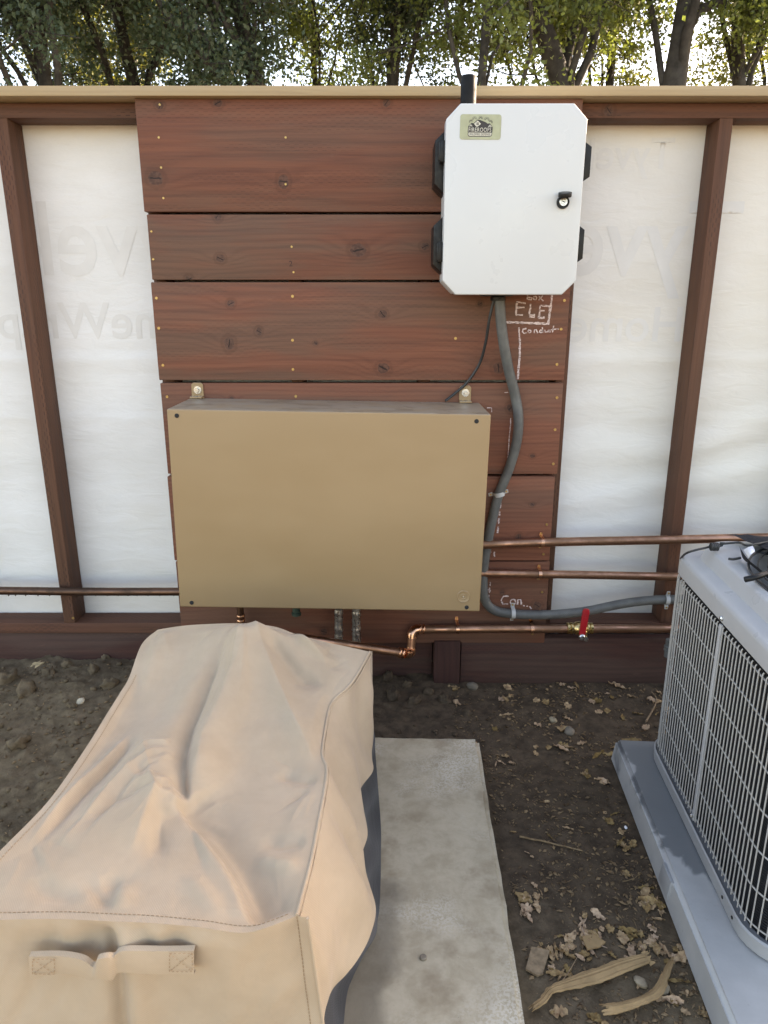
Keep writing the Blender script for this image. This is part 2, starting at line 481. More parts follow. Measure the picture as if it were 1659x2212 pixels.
def m_soil():
    s = NT('soil')
    p = s.n('ShaderNodeNewGeometry').outputs['Position']
    big = s.noise(p, 2.6, 5, 0.6, 0.4)
    mid = s.noise(p, 26.0, 6, 0.68)
    fin = s.noise(p, 150.0, 4, 0.7)
    dark = s.mix(s.mapr(mid, 0.3, 0.7), (0.050, 0.033, 0.020), (0.118, 0.081, 0.050))
    dry = s.mix(s.mapr(mid, 0.3, 0.7), (0.105, 0.075, 0.043), (0.20, 0.148, 0.09))
    x = s.n('ShaderNodeSeparateXYZ', {0: p}).outputs
    left = s.mapr(s.math('ADD', x[0], s.math('MULTIPLY', big, 0.2)), -0.30, -0.55)
    near = s.math('MULTIPLY', s.mapr(s.math('ADD', x[1], s.math('MULTIPLY', big, 0.3)), 1.50, 1.12), 0.95)
    m = s.math('MAXIMUM', left, near)
    m = s.math('MULTIPLY', m, s.mapr(big, 0.3, 0.62, 0.45, 1.0))
    col = s.mix(m, dark, dry)
    speck = s.mapr(fin, 0.66, 0.74)
    col = s.mix(s.math('MULTIPLY', speck, 0.45), col, (0.24, 0.19, 0.13))
    h = s.math('ADD', s.math('MULTIPLY', mid, 0.7), s.math('MULTIPLY', fin, 0.4))
    return s.done(col, s.mapr(big, 0.35, 0.65, 0.78, 0.95), 0, s.bump(h, 0.9, 0.006), 0.3)
M['soil'] = m_soil()
M['clod'] = plain('soil clod', (0.085, 0.065, 0.043), 0.95, 0, 0.35, 40, 0.9, 120, 0.2)
M['clod_dark'] = plain('dark soil clod', (0.045, 0.033, 0.025), 0.9, 0, 0.35, 40, 0.9, 120, 0.3)
def m_concrete():
    s = NT('worn concrete')
    p = s.n('ShaderNodeTexCoord').outputs['Object']
    big = s.noise(p, 3.4, 5, 0.6, 0.5)
    mid = s.noise(p, 20.0, 6, 0.65, 0.3)
    fin = s.noise(p, 190.0, 3, 0.6)
    col = s.mix(s.mapr(mid, 0.3, 0.7), (0.41, 0.335, 0.23), (0.53, 0.445, 0.32))
    pale = s.math('MULTIPLY', s.mapr(big, 0.46, 0.66), s.mapr(fin, 0.42, 0.56))
    col = s.mix(s.math('MULTIPLY', pale, 0.7), col, (0.66, 0.60, 0.49))
    br = s.mapr(s.noise(s.vmath('ADD', p, (3.3, 1.7, 0)), 6.0, 5, 0.65), 0.50, 0.68)
    col = s.mix(s.math('MULTIPLY', br, 0.55), col, (0.23, 0.165, 0.10))
    pits = s.mapr(s.noise(p, 260.0, 2, 0.6), 0.30, 0.24)
    col = s.mix(s.math('MULTIPLY', pits, 0.5), col, (0.13, 0.11, 0.085))
    # darker brown area under and beside the covered machine, wavy edge
    ps = s.n('ShaderNodeSeparateXYZ', {0: p}).outputs
    wob = s.math('MULTIPLY', s.math('SUBTRACT', s.noise(p, 7.0, 4, 0.6), 0.5), 0.16)
    st = s.math('MULTIPLY', s.mapr(s.math('ADD', ps[0], wob), 0.285, 0.225), s.mapr(s.math('ADD', ps[1], wob), 0.32, 0.26))
    col = s.mix(s.math('MULTIPLY', st, 0.6), col, (0.14, 0.115, 0.085))
    h = s.math('ADD', mid, s.math('MULTIPLY', fin, 0.5))
    return s.done(col, 0.88, 0, s.bump(h, 0.35, 0.003), 0.3)
M['concrete'] = m_concrete()
def m_pad():
    s = NT('grey plastic pad')
    p = s.n('ShaderNodeTexCoord').outputs['Object']
    n1 = s.noise(p, 9.0, 5, 0.6)
    col = s.mix(s.mapr(n1, 0.3, 0.7), (0.375, 0.375, 0.365), (0.45, 0.45, 0.435))
    xs = s.n('ShaderNodeSeparateXYZ', {0: p}).outputs
    wob = s.math('MULTIPLY', s.math('SUBTRACT', s.noise(p, 11.0, 3, 0.55, 0.8), 0.5), 0.10)
    near = s.math('MULTIPLY', s.mapr(xs[1], 0.0, -0.25), 0.10)
    wet = s.mapr(s.math('SUBTRACT', s.math('ADD', xs[0], wob), near), -0.432, -0.416)
    wet = s.math('MULTIPLY', wet, s.mapr(s.math('ADD', xs[1], wob), 0.41, 0.40))
    col = s.mix(s.math('MULTIPLY', wet, 0.88), col, (0.140, 0.152, 0.158))
    dirt = s.mapr(s.noise(p, 42.0, 5, 0.7), 0.62, 0.75)
    col = s.mix(s.math('MULTIPLY', dirt, 0.35), col, (0.16, 0.135, 0.105))
    return s.done(col, s.mapr(wet, 0, 1, 0.62, 0.40), 0, s.bump(s.noise(p, 240.0, 3, 0.6), 0.25, 0.001), 0.45)
M['pad'] = m_pad()
M['ac'] = plain('grey powder coat', (0.42, 0.425, 0.425), 0.36, 0.0, 0.04, 6, 0.06, 500, dirt=((0.28, 0.25, 0.20), 9.0, 0.68, 0.18))
M['ac_wire'] = plain('grey coated wire', (0.42, 0.41, 0.385), 0.40, 0.0, 0.06, 30)
M['ac_pan'] = plain('grey base pan', (0.33, 0.335, 0.335), 0.45, 0.0, 0.08, 8)
def m_coil():
    s = NT('dark coil fins')
    p = s.n('ShaderNodeTexCoord').outputs['Object']
    z = s.n('ShaderNodeSeparateXYZ', {0: p}).outputs
    wv = s.math('SINE', s.math('MULTIPLY', z[2], 6.2832 / 0.006))
    col = s.mix(s.mapr(wv, -1, 1), (0.004, 0.005, 0.006), (0.014, 0.017, 0.02))
    return s.done(col, 0.55, 0.2, s.bump(wv, 0.5, 0.002), 0.4)
M['coil'] = m_coil()
M['mesh_cloth'] = plain('black mesh cloth', (0.028, 0.028, 0.031), 0.85, 0, 0.3, 200, 0.8, 500, 0.2)
M['grille'] = plain('dark grille wire', (0.026, 0.028, 0.03), 0.42)
M['white_cloth'] = plain('white cloth', (0.72, 0.74, 0.78), 0.8)

def m_fabric(name, c1, c2):
    s = NT(name)
    p = s.obj(False)
    n1 = s.noise(p, 5.0, 5, 0.6, 0.4)
    n2 = s.noise(p, 34.0, 4, 0.6)
    col = s.mix(s.mapr(n1, 0.3, 0.7), c1, c2)
    col = s.mix(s.math('MULTIPLY', s.mapr(n2, 0.35, 0.7), 0.10), col, tuple(x * 0.72 for x in c1))
    x = s.n('ShaderNodeSeparateXYZ', {0: p}).outputs
    diag = s.math('ADD', s.math('ADD', x[0], s.math('MULTIPLY', x[1], 0.8)), s.math('MULTIPLY', x[2], 0.8))
    tw = s.math('SINE', s.math('MULTIPLY', diag, 6.2832 / 0.0034))
    tw2 = s.math('SINE', s.math('MULTIPLY', s.math('SUBTRACT', x[0], x[1]), 6.2832 / 0.0013))
    tww = s.math('MULTIPLY', s.math('ADD', tw, s.math('MULTIPLY', tw2, 0.4)), 1.0)
    col = s.mix(s.math('MULTIPLY', s.mapr(tw, -1, 1), 0.16), col, tuple(v * 0.62 for v in c1))
    nr = s.bump(s.noise(s.vmath('MULTIPLY', p, (1, 0.5, 1)), 16.0, 4, 0.55, 0.8), 0.28, 0.008)
    nr = s.bump(tww, 0.16, 0.0006, nr)
    rd = s.n('ShaderNodeTexNoise', {'Vector': s.vmath('MULTIPLY', p, (1.0, 0.55, 1.0)), 'Scale': 6.5, 'Detail': 4.0, 'Roughness': 0.6, 'Distortion': 1.2}, noise_type='RIDGED_MULTIFRACTAL').outputs[0]
    nr = s.bump(rd, 0.22, 0.005, nr)
    b = s.n('ShaderNodeBsdfPrincipled', {'Base Color': col, 'Roughness': 0.80, 'Specular IOR Level': 0.25, 'Normal': nr, 'Sheen Weight': 0.15, 'Sheen Roughness': 0.5})
    s.t.links.new(b.outputs[0], s.out.inputs['Surface'])
    return s.m
M['canvas'] = m_fabric('tan polyester canvas', (0.455, 0.343, 0.232), (0.515, 0.394, 0.274))
M['canvas_dark'] = m_fabric('charcoal canvas hem', (0.020, 0.019, 0.021), (0.030, 0.028, 0.030))
M['thread'] = plain('tan thread', (0.33, 0.22, 0.125), 0.85)

def m_leaf(name, c1, c2, tr):
    s = NT(name)
    oi = s.n('ShaderNodeNewGeometry').outputs['Random Per Island']
    col = s.mix(oi, c1, c2)
    d = s.n('ShaderNodeBsdfPrincipled', {'Base Color': col, 'Roughness': 0.45, 'Specular IOR Level': 0.4})
    t = s.n('ShaderNodeBsdfTranslucent', {'Color': s.mix(0.5, col, tr)})
    mx = s.n('ShaderNodeMixShader', {0: 0.42, 1: d.outputs[0], 2: t.outputs[0]})
    s.t.links.new(mx.outputs[0], s.out.inputs['Surface'])
    return s.m
M['leaf_oak'] = m_leaf('oak leaves', (0.042, 0.070, 0.024), (0.095, 0.135, 0.042), (0.28, 0.34, 0.05))
M['leaf_dark'] = m_leaf('dark evergreen leaves', (0.032, 0.055, 0.035), (0.070, 0.105, 0.062), (0.12, 0.18, 0.07))
M['leaf_yellow'] = m_leaf('yellow green leaves', (0.075, 0.10, 0.025), (0.12, 0.13, 0.035), (0.36, 0.36, 0.05))
M['bark'] = plain('grey brown bark', (0.042, 0.040, 0.036), 0.9, 0, 0.45, 9, 1.0, 26, 0.2)
def m_dry(name, c1, c2):
    s = NT(name)
    p = s.obj(True)
    oi = s.n('ShaderNodeObjectInfo').outputs['Random']
    n1 = s.noise(p, 90.0, 5, 0.65)
    col = s.mix(s.mapr(n1, 0.3, 0.7), c1, c2)
    hsv = s.n('ShaderNodeHueSaturation', {'Hue': s.math('MULTIPLY_ADD', oi, -0.018, 0.503), 'Saturation': s.math('MULTIPLY_ADD', oi, -0.3, 1.12), 'Value': s.math('MULTIPLY_ADD', oi, 0.75, 0.60), 'Color': col})
    return s.done(hsv.outputs[0], 0.8, 0, s.bump(n1, 0.5, 0.002), 0.25)
M['dry_leaf'] = m_dry('dry leaf', (0.27, 0.165, 0.072), (0.50, 0.345, 0.165))
M['bark_strip'] = m_dry('dry bark', (0.25, 0.165, 0.090), (0.42, 0.30, 0.18))
M['strip'] = plain('dry tan bark', (0.35, 0.225, 0.11), 0.8, 0, 0.22, 22, 0.5, 180, 0.25)
M['chip'] = plain('weathered wood chip', (0.27, 0.19, 0.115), 0.85, 0, 0.3, 70, 0.6, 160, 0.25)
M['stone'] = plain('pale stone', (0.33, 0.265, 0.18), 0.95, 0, 0.25, 40, 0.5, 120, 0.1)
M['crumb'] = m_leaf('bark crumbs', (0.12, 0.072, 0.038), (0.45, 0.30, 0.16), (0.12, 0.07, 0.04))

# ---------------------------------------------------------------- ground
def sstep(a, b, x):
    t = min(1.0, max(0.0, (x - a) / (b - a)))
    return t * t * (3 - 2 * t)
def ground_z(x, y, fine=True):
    base = 0.065 * sstep(-0.25, -0.75, x) * sstep(1.35, 2.05, y)          # dug soil heaped along the fence
    if not fine: return base
    v = Vector((x, y, 0))
    rough = 0.35 + 0.65 * max(sstep(-0.4, -0.7, x), sstep(1.80, 2.05, y) * sstep(0.45, 0.1, x))
    n = noise.fractal(v * 9.0, 1.0, 2.1, 4) * 0.010 * rough
    c = abs(noise.noise(v * 26.0)) * 0.016 * rough * (0.4 + 0.6 * sstep(-0.1, 0.3, noise.noise(v * 3.0 + Vector((4, 2, 1)))))
    c2 = abs(noise.noise(v * 60.0)) * 0.005 * rough
    lumpy = max(sstep(-0.4, -0.7, x), sstep(1.83, 2.0, y) * sstep(0.35, 0.1, x)) * sstep(-0.25, 0.35, noise.noise(v * 3.3 + Vector((1, 5, 2))))
    if lumpy > 0.01:
        w_ = v + 0.02 * noise.noise_vector(v * 14)
        for sc_, am in ((15.0, 0.020), (36.0, 0.009)):
            d = noise.voronoi(w_ * sc_)[0]
            c += am * lumpy * math.sqrt(max(0.0, min(1.0, (d[1] - d[0]) * 1.3))) * (0.4 + 0.6 * abs(noise.noise(v * sc_ * 0.4)))
    return base + n + c + c2 - 0.006
def build_ground():
    nx, ny = 440, 310
    x0, x1, y0, y1 = -1.75, 1.75, 0.25, 2.75
    V, F = [], []
    for j in range(ny + 1):
        for i in range(nx + 1):
            x, y = x0 + (x1 - x0) * i / nx, y0 + (y1 - y0) * j / ny
            e = min(i, nx - i, j, ny - j)
            z = ground_z(x, y) * min(1, e / 12)
            V.append((x, y, z))
    for j in range(ny):
        for i in range(nx):
            a = j * (nx + 1) + i
            F.append((a, a + 1, a + nx + 2, a + nx + 1))
    c = [0, nx, (nx + 1) * ny + nx, (nx + 1) * ny]
    B = 400.0
    k = len(V)
    V += [(-B, -B, 0), (B, -B, 0), (B, B, 0), (-B, B, 0)]
    edges = [list(range(0, nx + 1)), [j * (nx + 1) + nx for j in range(ny + 1)],
             [(nx + 1) * ny + i for i in range(nx, -1, -1)], [j * (nx + 1) for j in range(ny, -1, -1)]]
    for s, e in enumerate(edges):
        F.append(tuple([k + s, k + (s + 1) % 4] + e[::-1]))
    me = mk(V, F, 180)
    o = put('ground', me, M['soil'])
    tag(o, 'dark brown bare soil with scattered dry leaf litter', 'soil', kind='structure')
build_ground()

# concrete slab under the covered machine, and the grey pad under the condenser
def slab(name, w, d, h, bev, mat, corner, yaw, label, cat, sub=0):
    o = put(name, box(w, d, h, bev, 3, (w / 2, -d / 2, h / 2)), mat, None, corner, (0, 0, yaw))
    return tag(o, label, cat)
bm = bmesh.new()
W_, D_, H_ = 0.96, 1.70, 0.14
bmesh.ops.create_cube(bm, size=1)
bmesh.ops.scale(bm, vec=(W_, D_, H_), verts=bm.verts)
bmesh.ops.bevel(bm, geom=bm.edges[:], offset=0.012, segments=3, affect='EDGES')
bmesh.ops.subdivide_edges(bm, edges=[e for e in bm.edges if e.calc_length() > 0.05], cuts=60, use_grid_fill=True)
for v in bm.verts:
    q = v.co.copy()
    n = noise.fractal(q * 14, 1.0, 2.0, 3) * 0.0022 + noise.noise(q * 60) * 0.0008
    v.co += Vector((n, n * 0.8, n * 0.5))
slab_o = put('concrete_slab', from_bm(bm, 60), M['concrete'], None, (0.2735 - W_ / 2 - 0.027, 1.800 - D_ / 2, 0.05 - H_ / 2), (0, 0, R(-1.75)))
tag(slab_o, 'worn pale concrete slab under the tan fabric cover', 'slab')

AC_YAW = R(-4.3)
ACM = MX((1.057, 1.345, 0), (0, 0, AC_YAW))
def pad_mesh():
    bm = bmesh.new()
    w, d, h = 0.93, 1.02, 0.075
    bmesh.ops.create_cube(bm, size=1)
    bmesh.ops.scale(bm, vec=(w, d, h), verts=bm.verts)
    for v in bm.verts:
        if v.co.z > 0: v.co.x *= 0.982; v.co.y *= 0.984
    bmesh.ops.bevel(bm, geom=bm.edges[:], offset=0.009, segments=3, affect='EDGES')
    bmesh.ops.translate(bm, vec=(0.025, -0.128, h / 2 - 0.005), verts=bm.verts)
    return from_bm(bm, 50)
pad = empty('equipment_pad', ACM.to_translation(), 'grey plastic pad with damp patches under the condenser', 'pad', rot=(0, 0, AC_YAW))
put('pad_body', pad_mesh(), M['pad'], pad, M=ACM)
put('edge_clip', box(0.008, 0.060, 0.046, 0.003), M['ac_pan'], pad, M=ACM @ MX((-0.4355, -0.115, 0.040), (0, R(7), 0)))

# ---------------------------------------------------------------- fence
YB, YS, YW = 2.185, 2.223, 2.312          # plank face, stud face, house wrap
fence = empty('timber_fence', (0, YS, 0), 'brown stained timber fence lined with white house wrap under a tan cap', 'fence')
def beam(name, mat, x0, x1, y0, y1, z0, z1, bev=0.003, seg=2, parent=fence, rot=(0, 0, 0)):
    return put(name, box(abs(x1 - x0), y1 - y0, z1 - z0, bev, seg), mat, parent, ((x0 + x1) / 2, (y0 + y1) / 2, (z0 + z1) / 2), rot)
beam('top_cap', M['cap'], -5, 7.5, 2.163, 2.345, 1.790, 1.8155, 0.004)
beam('top_plate', M['plate'], -5, 7.5, YS, YS + 0.087, 1.750, 1.788)
beam('bottom_plate', M['plate'], -5, 7.5, YS, YS + 0.087, 0.166, 0.204)
xr = at(1571, 250, Y=YS).x
xl = at(2, 253, Y=YS).x
xe = at(1238.5, 640, Y=YS).x - 0.019
STUDS = [xl - 0.40, xl, -0.667, at(634, 640, Y=YB).x, 0.125, xe, xr, xr + 0.40]
for x in STUDS:
    tilt = 0.004 if x == xl else 0.0
    o = put('stud', box(0.038, 0.0885, 1.546, 0.0025), M['stud'], fence, (x, YS + 0.0443, 0.977), (0, -tilt, 0))
# screw in the foot of the left stud
scr_head = lathe([(0.0001, -0.0022), (0.0018, -0.0022), (0.0022, -0.0030), (0.0046, -0.0030), (0.0050, -0.0022), (0.0050, 0.0)], 12, 'Y')
# kick boards and post
post_x = at(965, 1425, Y=2.19).x
beam('kick_board', M['kick'], -5, post_x - 0.047, 2.232, 2.270, -0.06, 0.164)
beam('kick_board', M['kick'], post_x + 0.048, 7.5, 2.188, 2.226, -0.03, 0.163)
beam('post', M['post'], post_x - 0.044, post_x + 0.044, 2.176, 2.264, -0.1, 0.158)

# house wrap: one sheet with slack wrinkles
def wrap_y(x, z):
    d = 0.0
    sag = sstep(1.15, 0.75, z)
    v = Vector((x * 1.6 + z * 0.7, z * 7.0 - x * 1.2, 0.3))
    d += noise.fractal(v, 1.0, 2.0, 3) * 0.0045 * (0.25 + 0.9 * sag * (0.45 + 0.55 * sstep(0.3, 0.8, x)))
    ph = (z - 0.62 - (x - 0.5) * 0.16) / 0.052          # long slack folds low in the right-hand bays
    d += 0.0052 * math.sin(ph * 2.1 + 2.5 * noise.noise(Vector((x * 3, z * 3, 9)))) * sag * sstep(0.25, 0.75, x) * sstep(0.40, 0.75, z)
    d -= 0.004 * sstep(1.100, 1.083, z) * sstep(1.03, 1.083, z)      # horizontal lap line
    d -= 0.002 * sstep(0.905, 0.895, z) * sstep(0.86, 0.893, z)
    return YW + 0.004 + d
def wrap_mesh():
    x0, x1, z0, z1 = -2.0, 2.0, -0.02, 1.79
    nx, nz = 270, 150
    P = [[(x0 + (x1 - x0) * i / nx, wrap_y(x0 + (x1 - x0) * i / nx, z0 + (z1 - z0) * j / nz), z0 + (z1 - z0) * j / nz) for i in range(nx + 1)] for j in range(nz + 1)]
    return grid_mesh(P, 180)
wrap = put('house_wrap', wrap_mesh(), M['wrap'], fence)
put('house_wrap', grid_mesh([[(2.0, YW + 0.006, -0.02), (7.5, YW + 0.006, -0.02)], [(2.0, YW + 0.006, 1.79), (7.5, YW + 0.006, 1.79)]]), M['wrap'], fence)
put('house_wrap', grid_mesh([[(-5, YW + 0.006, -0.02), (-2.0, YW + 0.006, -0.02)], [(-5, YW + 0.006, 1.79), (-2.0, YW + 0.006, 1.79)]]), M['wrap'], fence)
def show_through(body, size, cx, cz, sx=1.0):
    me = text_mesh(body, size, sx=sx)
    bm = bmesh.new(); bm.from_mesh(me); bpy.data.meshes.remove(me)
    bmesh.ops.triangulate(bm, faces=bm.faces[:])
    for _ in range(4):
        es = [e for e in bm.edges if e.calc_length() > 0.02]
        if not es: break
        bmesh.ops.subdivide_edges(bm, edges=es, cuts=1)
        bmesh.ops.triangulate(bm, faces=bm.faces[:])
    for v in bm.verts:
        x, z = cx - v.co.x, cz + v.co.y
        v.co = (x, wrap_y(x, z) - 0.0009, z)
    me = bpy.data.meshes.new('print')
    for f in bm.faces: f.normal_flip()
    bm.to_mesh(me); bm.free()
    for p in me.polygons: p.use_smooth = True
    put('printed_word', me, M['wrap_print'], wrap)
zt1, zt2 = zat(525, YW), zat(697, YW)
show_through('Tyvek', 0.30, at(262, 520, Y=YW).x, zt1, 0.92)
show_through('HomeWrap', 0.155, at(245, 690, Y=YW).x, zt2, 0.98)
show_through('Tyvek', 0.30, at(1362, 520, Y=YW).x, zt1, 0.92)
show_through('HomeWrap', 0.150, at(1232, 705, Y=YW).x, zat(705, YW), 0.98)
show_through('Tyvek', 0.12, at(1352, 335, Y=YW).x, zat(335, YW), 0.98)

# ---------------------------------------------------------------- plank panel
def pxz(px, py, Y=YB):
    p = at(px, py, Y=Y)
    return p.x, p.z
panel = empty('plank_panel', (-0.07, YB, 0.15), 'backing panel of six reddish brown planks screwed across the fence', 'panel')
XL, XR = at(290, 215, Y=YB).x, at(1260, 215, Y=YB).x
ROWS = [(213, 457.5, 0, 0), (463, 604.5, 0.006, -0.002), (609.5, 821.5, 0.001, 0.001), (827.5, 1024, 0.003, 0.0), (1029.5, 1211, 0.000, -0.006), (1213.5, 1389, 0.003, -0.004)]
KN = [[(336, 385, 15), (612, 392, 11), (470, 222, 9), (835, 222, 8), (345, 228, 8)],
      [(476, 558, 9), (774, 540, 15), (918, 532, 9), (470, 466, 8), (408, 603, 8)],
      [(499, 656, 8), (559, 716, 7), (495, 742, 11), (826, 678, 10), (828, 795, 13), (682, 741, 5), (1077, 795, 12), (1037, 656, 6)],
      [(1105, 880, 10), (500, 860, 5), (1150, 985, 6)],
      [(1150, 1090, 6), (1120, 1160, 7)],
      [(1160, 1308, 10), (700, 1365, 8), (1085, 1280, 5)]]
SCREWS = [[(617, 297), (343, 297), (348, 362), (345, 226), (617, 398), (353, 428)],
          [(630, 533), (634, 588), (327, 500), (331, 560)],
          [(338, 644), (343, 709), (352, 789), (632, 640), (632, 735), (633, 798), (984, 731), (1212, 711), (1219, 649), (1203, 787)],
          [(361, 857), (639, 856), (1203, 859), (1199, 928), (1195, 1002)],
          [(1181, 1133), (1174, 1197)],
          [(1171, 1279), (1150, 1369), (1166, 1320)]]
planks = []
for r, (ya, yb, il, ir) in enumerate(ROWS):
    zt, zb = zat(ya, YB), zat(yb, YB)
    x0, x1 = XL + il, XR + ir
    cx, cz = (x0 + x1) / 2, (zt + zb) / 2
    kn = []
    for (px, py, kr) in KN[r]:
        x, z = pxz(px, py)
        kn.append((x - cx, z - cz, kr * 0.00125))
    f = [0.94, 0.92, 1.06, 1.08, 1.10, 0.92][r]
    lo, hi = tuple(c * f for c in STAIN_LO), tuple(c * f for c in STAIN_HI)
    mat = wood('plank stained timber', lo, hi, 'X', kn, incise=[0.30, 0.12, 0.22, 0.10, 0.10, 0.15][r], wamt=[0.55, 0.85, 0.75, 0.6, 0.5, 0.6][r], weather=(0.150, 0.082, 0.054), ring=[0.030, 0.017, 0.020, 0.014, 0.016, 0.02][r])
    pl = put('plank', box(x1 - x0, 0.038, zt - zb, 0.0035, 2), mat, panel, (cx, YB + 0.019, cz))
    planks.append(pl)
    for (px, py) in SCREWS[r]:
        x, z = pxz(px, py)
        put('screw', scr_head, M['screw'], pl, (x, YB, z), (0, rnd.uniform(0, 3), 0), (0.85, 0.5, 0.85) if r > 1 else (0.62, 0.4, 0.62))
put('screw', scr_head, M['screw'], fence, at(158, 1335, Y=YS), (0, 0, 0), (0.9, 0.6, 0.9))

# chalk writing
def c3(cx, cy): return ((2000 + cx / 4.1475) / 1.85172, (1150 + cy / 4.1475) / 1.85172)
def c4(cx, cy): return ((1700 + cx / 1.2092) / 1.85172, (1400 + cy / 1.2092) / 1.85172)
def circ(cx, cy, r, n=10): return [(cx + r * math.cos(i * 6.2832 / n), cy + r * math.sin(i * 6.2832 / n)) for i in range(n + 1)]
def chalk(strokes, conv, width, plank, name='chalk_lettering'):
    V, F = [], []
    for st in strokes:
        pts = [conv(*p) for p in st]
        path = [Vector((*pxz(*p),)).to_3d() for p in pts]
        path = [Vector((p.x, YB - 0.0008, p.y)) for p in path]
        dense = []
        for a, b in zip(path[:-1], path[1:]):
            n = max(1, int((b - a).length / 0.006))
            dense += [a.lerp(b, k / n) + Vector((rnd.uniform(-.0006, .0006), 0, rnd.uniform(-.0006, .0006))) for k in range(n)]
        dense.append(path[-1])
        v, f = ribbon(dense, width, (0, -1, 0), 0.35)
        F += [tuple(i + len(V) for i in q) for q in f]; V += v
    put(name, mk(V, F), M['chalk'], plank)
chalk([[(455, 130), (450, 190), (520, 205), (530, 170), (460, 160)], circ(580, 175, 28), [(640, 140), (720, 225)], [(710, 135), (640, 210)]], c3, 0.0035, planks[2])
chalk([[(285, 235), (262, 455)], [(285, 240), (425, 265)], [(280, 330), (405, 330)], [(262, 455), (380, 455)],
       [(510, 275), (485, 455), (580, 455)], [(480, 490), (575, 490)],
       [(672, 295), (640, 505)], [(672, 300), (820, 312)], [(655, 390), (740, 385)], [(640, 505), (740, 495)]], c3, 0.0052, planks[2])
chalk([[(865, 125), (800, 600), (90, 575)]], c3, 0.0065, planks[2], 'chalk_line')
chalk([[(310, 665), (330, 900), (325, 1120), (295, 1520)]], c3, 0.0055, planks[2], 'chalk_line')
chalk([[(440, 675), (385, 690), (370, 730), (400, 760), (440, 750)], circ(490, 728, 25), [(565, 755), (570, 705), (600, 700), (625, 755)],
       [(700, 660), (705, 750)], circ(680, 725, 22), [(740, 700), (748, 740), (785, 735), (795, 700), (800, 742)], [(825, 695), (830, 745)],
       [(890, 630), (868, 745)], [(840, 702), (975, 688)]], c3, 0.0036, planks[2])
for q in ([(300, 280), (322, 280), (322, 300)], [(385, 205), (402, 205)], [(415, 330), (398, 545)]): chalk([q], c4, 0.0026, planks[3], 'chalk_line')
for q in ([(366, 740), (364, 765)], [(362, 780), (360, 800)], [(358, 812), (356, 840)], [(354, 855), (350, 885)], [(335, 975), (335, 1000)], [(318, 975), (305, 1005)]): chalk([q], c4, 0.0045, planks[4], 'chalk_line')
chalk([[(405, 1190), (380, 1190), (368, 1210), (378, 1230), (402, 1228)], circ(425, 1218, 13), [(447, 1231), (449, 1207), (463, 1208), (466, 1231)],
       [(475, 1236), (482, 1237)], [(490, 1238), (498, 1239)], [(506, 1240), (514, 1252)]], c4, 0.0042, planks[5])
for q in ([(316, 1122), (314, 1140)], [(312, 1150), (311, 1175)], [(296, 1160), (318, 1164)], [(309, 1185), (306, 1205)], [(303, 1215), (300, 1236)]): chalk([q], c4, 0.0045, planks[5], 'chalk_line')
# faded grade stamp on the second plank
st = text_mesh('2', 0.022)
put('grade_stamp', st, M['post'], planks[1], M=MX((*[at(628, 570, Y=YB - 0.0006)[i] for i in range(3)],), (R(90), 0, 0)))

# ---------------------------------------------------------------- white enclosure
YF = 2.010
def s2d(px, py): return px / 1.85172, py / 1.85172
door_px = [(1844, 413), (2301, 413), (2353, 477), (2303, 1121), (2248, 1179), (1822, 1179), (1771.5, 1121), (1783, 487)]
dp = [at(*s2d(*q), Y=YF) for q in door_px]
ZT, ZB = dp[0].z, dp[5].z
BXL = (dp[7].x + dp[6].x) / 2
BXR = (dp[2].x + dp[3].x) / 2
ch = 0.036
def octo(x0, x1, z0, z1, c): return [(x0 + c, z0), (x1 - c, z0), (x1, z0 + c), (x1, z1 - c), (x1 - c, z1), (x0 + c, z1), (x0, z1 - c), (x0, z0 + c)]
encl = empty('control_box', ((BXL + BXR) / 2, YB, ZB), 'white plastic control box with cut corners and black side latches on the planks', 'control box')
put('back_box', prism(octo(BXL + 0.005, BXR - 0.005, ZB + 0.005, ZT - 0.005, ch - 0.003), YF + 0.052, YB - 0.001, 0.002), M['white'], encl)
put('gasket', prism(octo(BXL + 0.009, BXR - 0.009, ZB + 0.009, ZT - 0.009, ch - 0.002), YF + 0.046, YF + 0.054), M['dark_gap'], encl)
door = put('door', prism(octo(BXL, BXR, ZB, ZT, ch), YF, YF + 0.047, 0.0035, 3), M['white'], encl)
def side_latch(x_in, x_out, z0, z1, name='side_bracket'):
    c = 0.024
    sgn = 1 if x_out > x_in else -1
    # chamfered black plate standing out of the side, with a folded lip at the back
    bm = bmesh.new()
    y0, y1 = YF + 0.060, YB - 0.012
    prof = [(0, z0), (x_out - x_in, z0 + c), (x_out - x_in, z1 - c), (0, z1)]
    me = prism([(x_in + a, z) for a, z in prof], y0, y1, 0.002)
    return put(name, me, M['black'], encl)
def zdoor(cy): return zat((280 + cy / 1.975) / 1.85172, YF + 0.08)
lz = [(zdoor(985), zdoor(490)), (zdoor(1610), zdoor(1160))]
for (a, b) in lz:
    side_latch(BXL + 0.004, at(937, 400, Y=2.10).x, a, b)
rz = [(zdoor(930), zdoor(540)), (zdoor(1565), zdoor(1195))]
for (a, b) in rz:
    side_latch(BXR - 0.004, at(1275 if a > 1.5 else 1261, 370 if a > 1.5 else 530, Y=YF + 0.06).x, a, b)
for cy in (645, 1437):
    z = zat((280 + cy / 1.975) / 1.85172, YF + 0.03)
    h = put('hinge', box(0.012, 0.034, 0.052, 0.003), M['black'], encl, (BXL - 0.006, YF + 0.036, z))
    put('hinge_pin', lathe([(0.004, -0.022), (0.0045, -0.02), (0.0045, 0.02), (0.004, 0.022)], 10), M['black'], h, (BXL - 0.012, YF + 0.026, z))
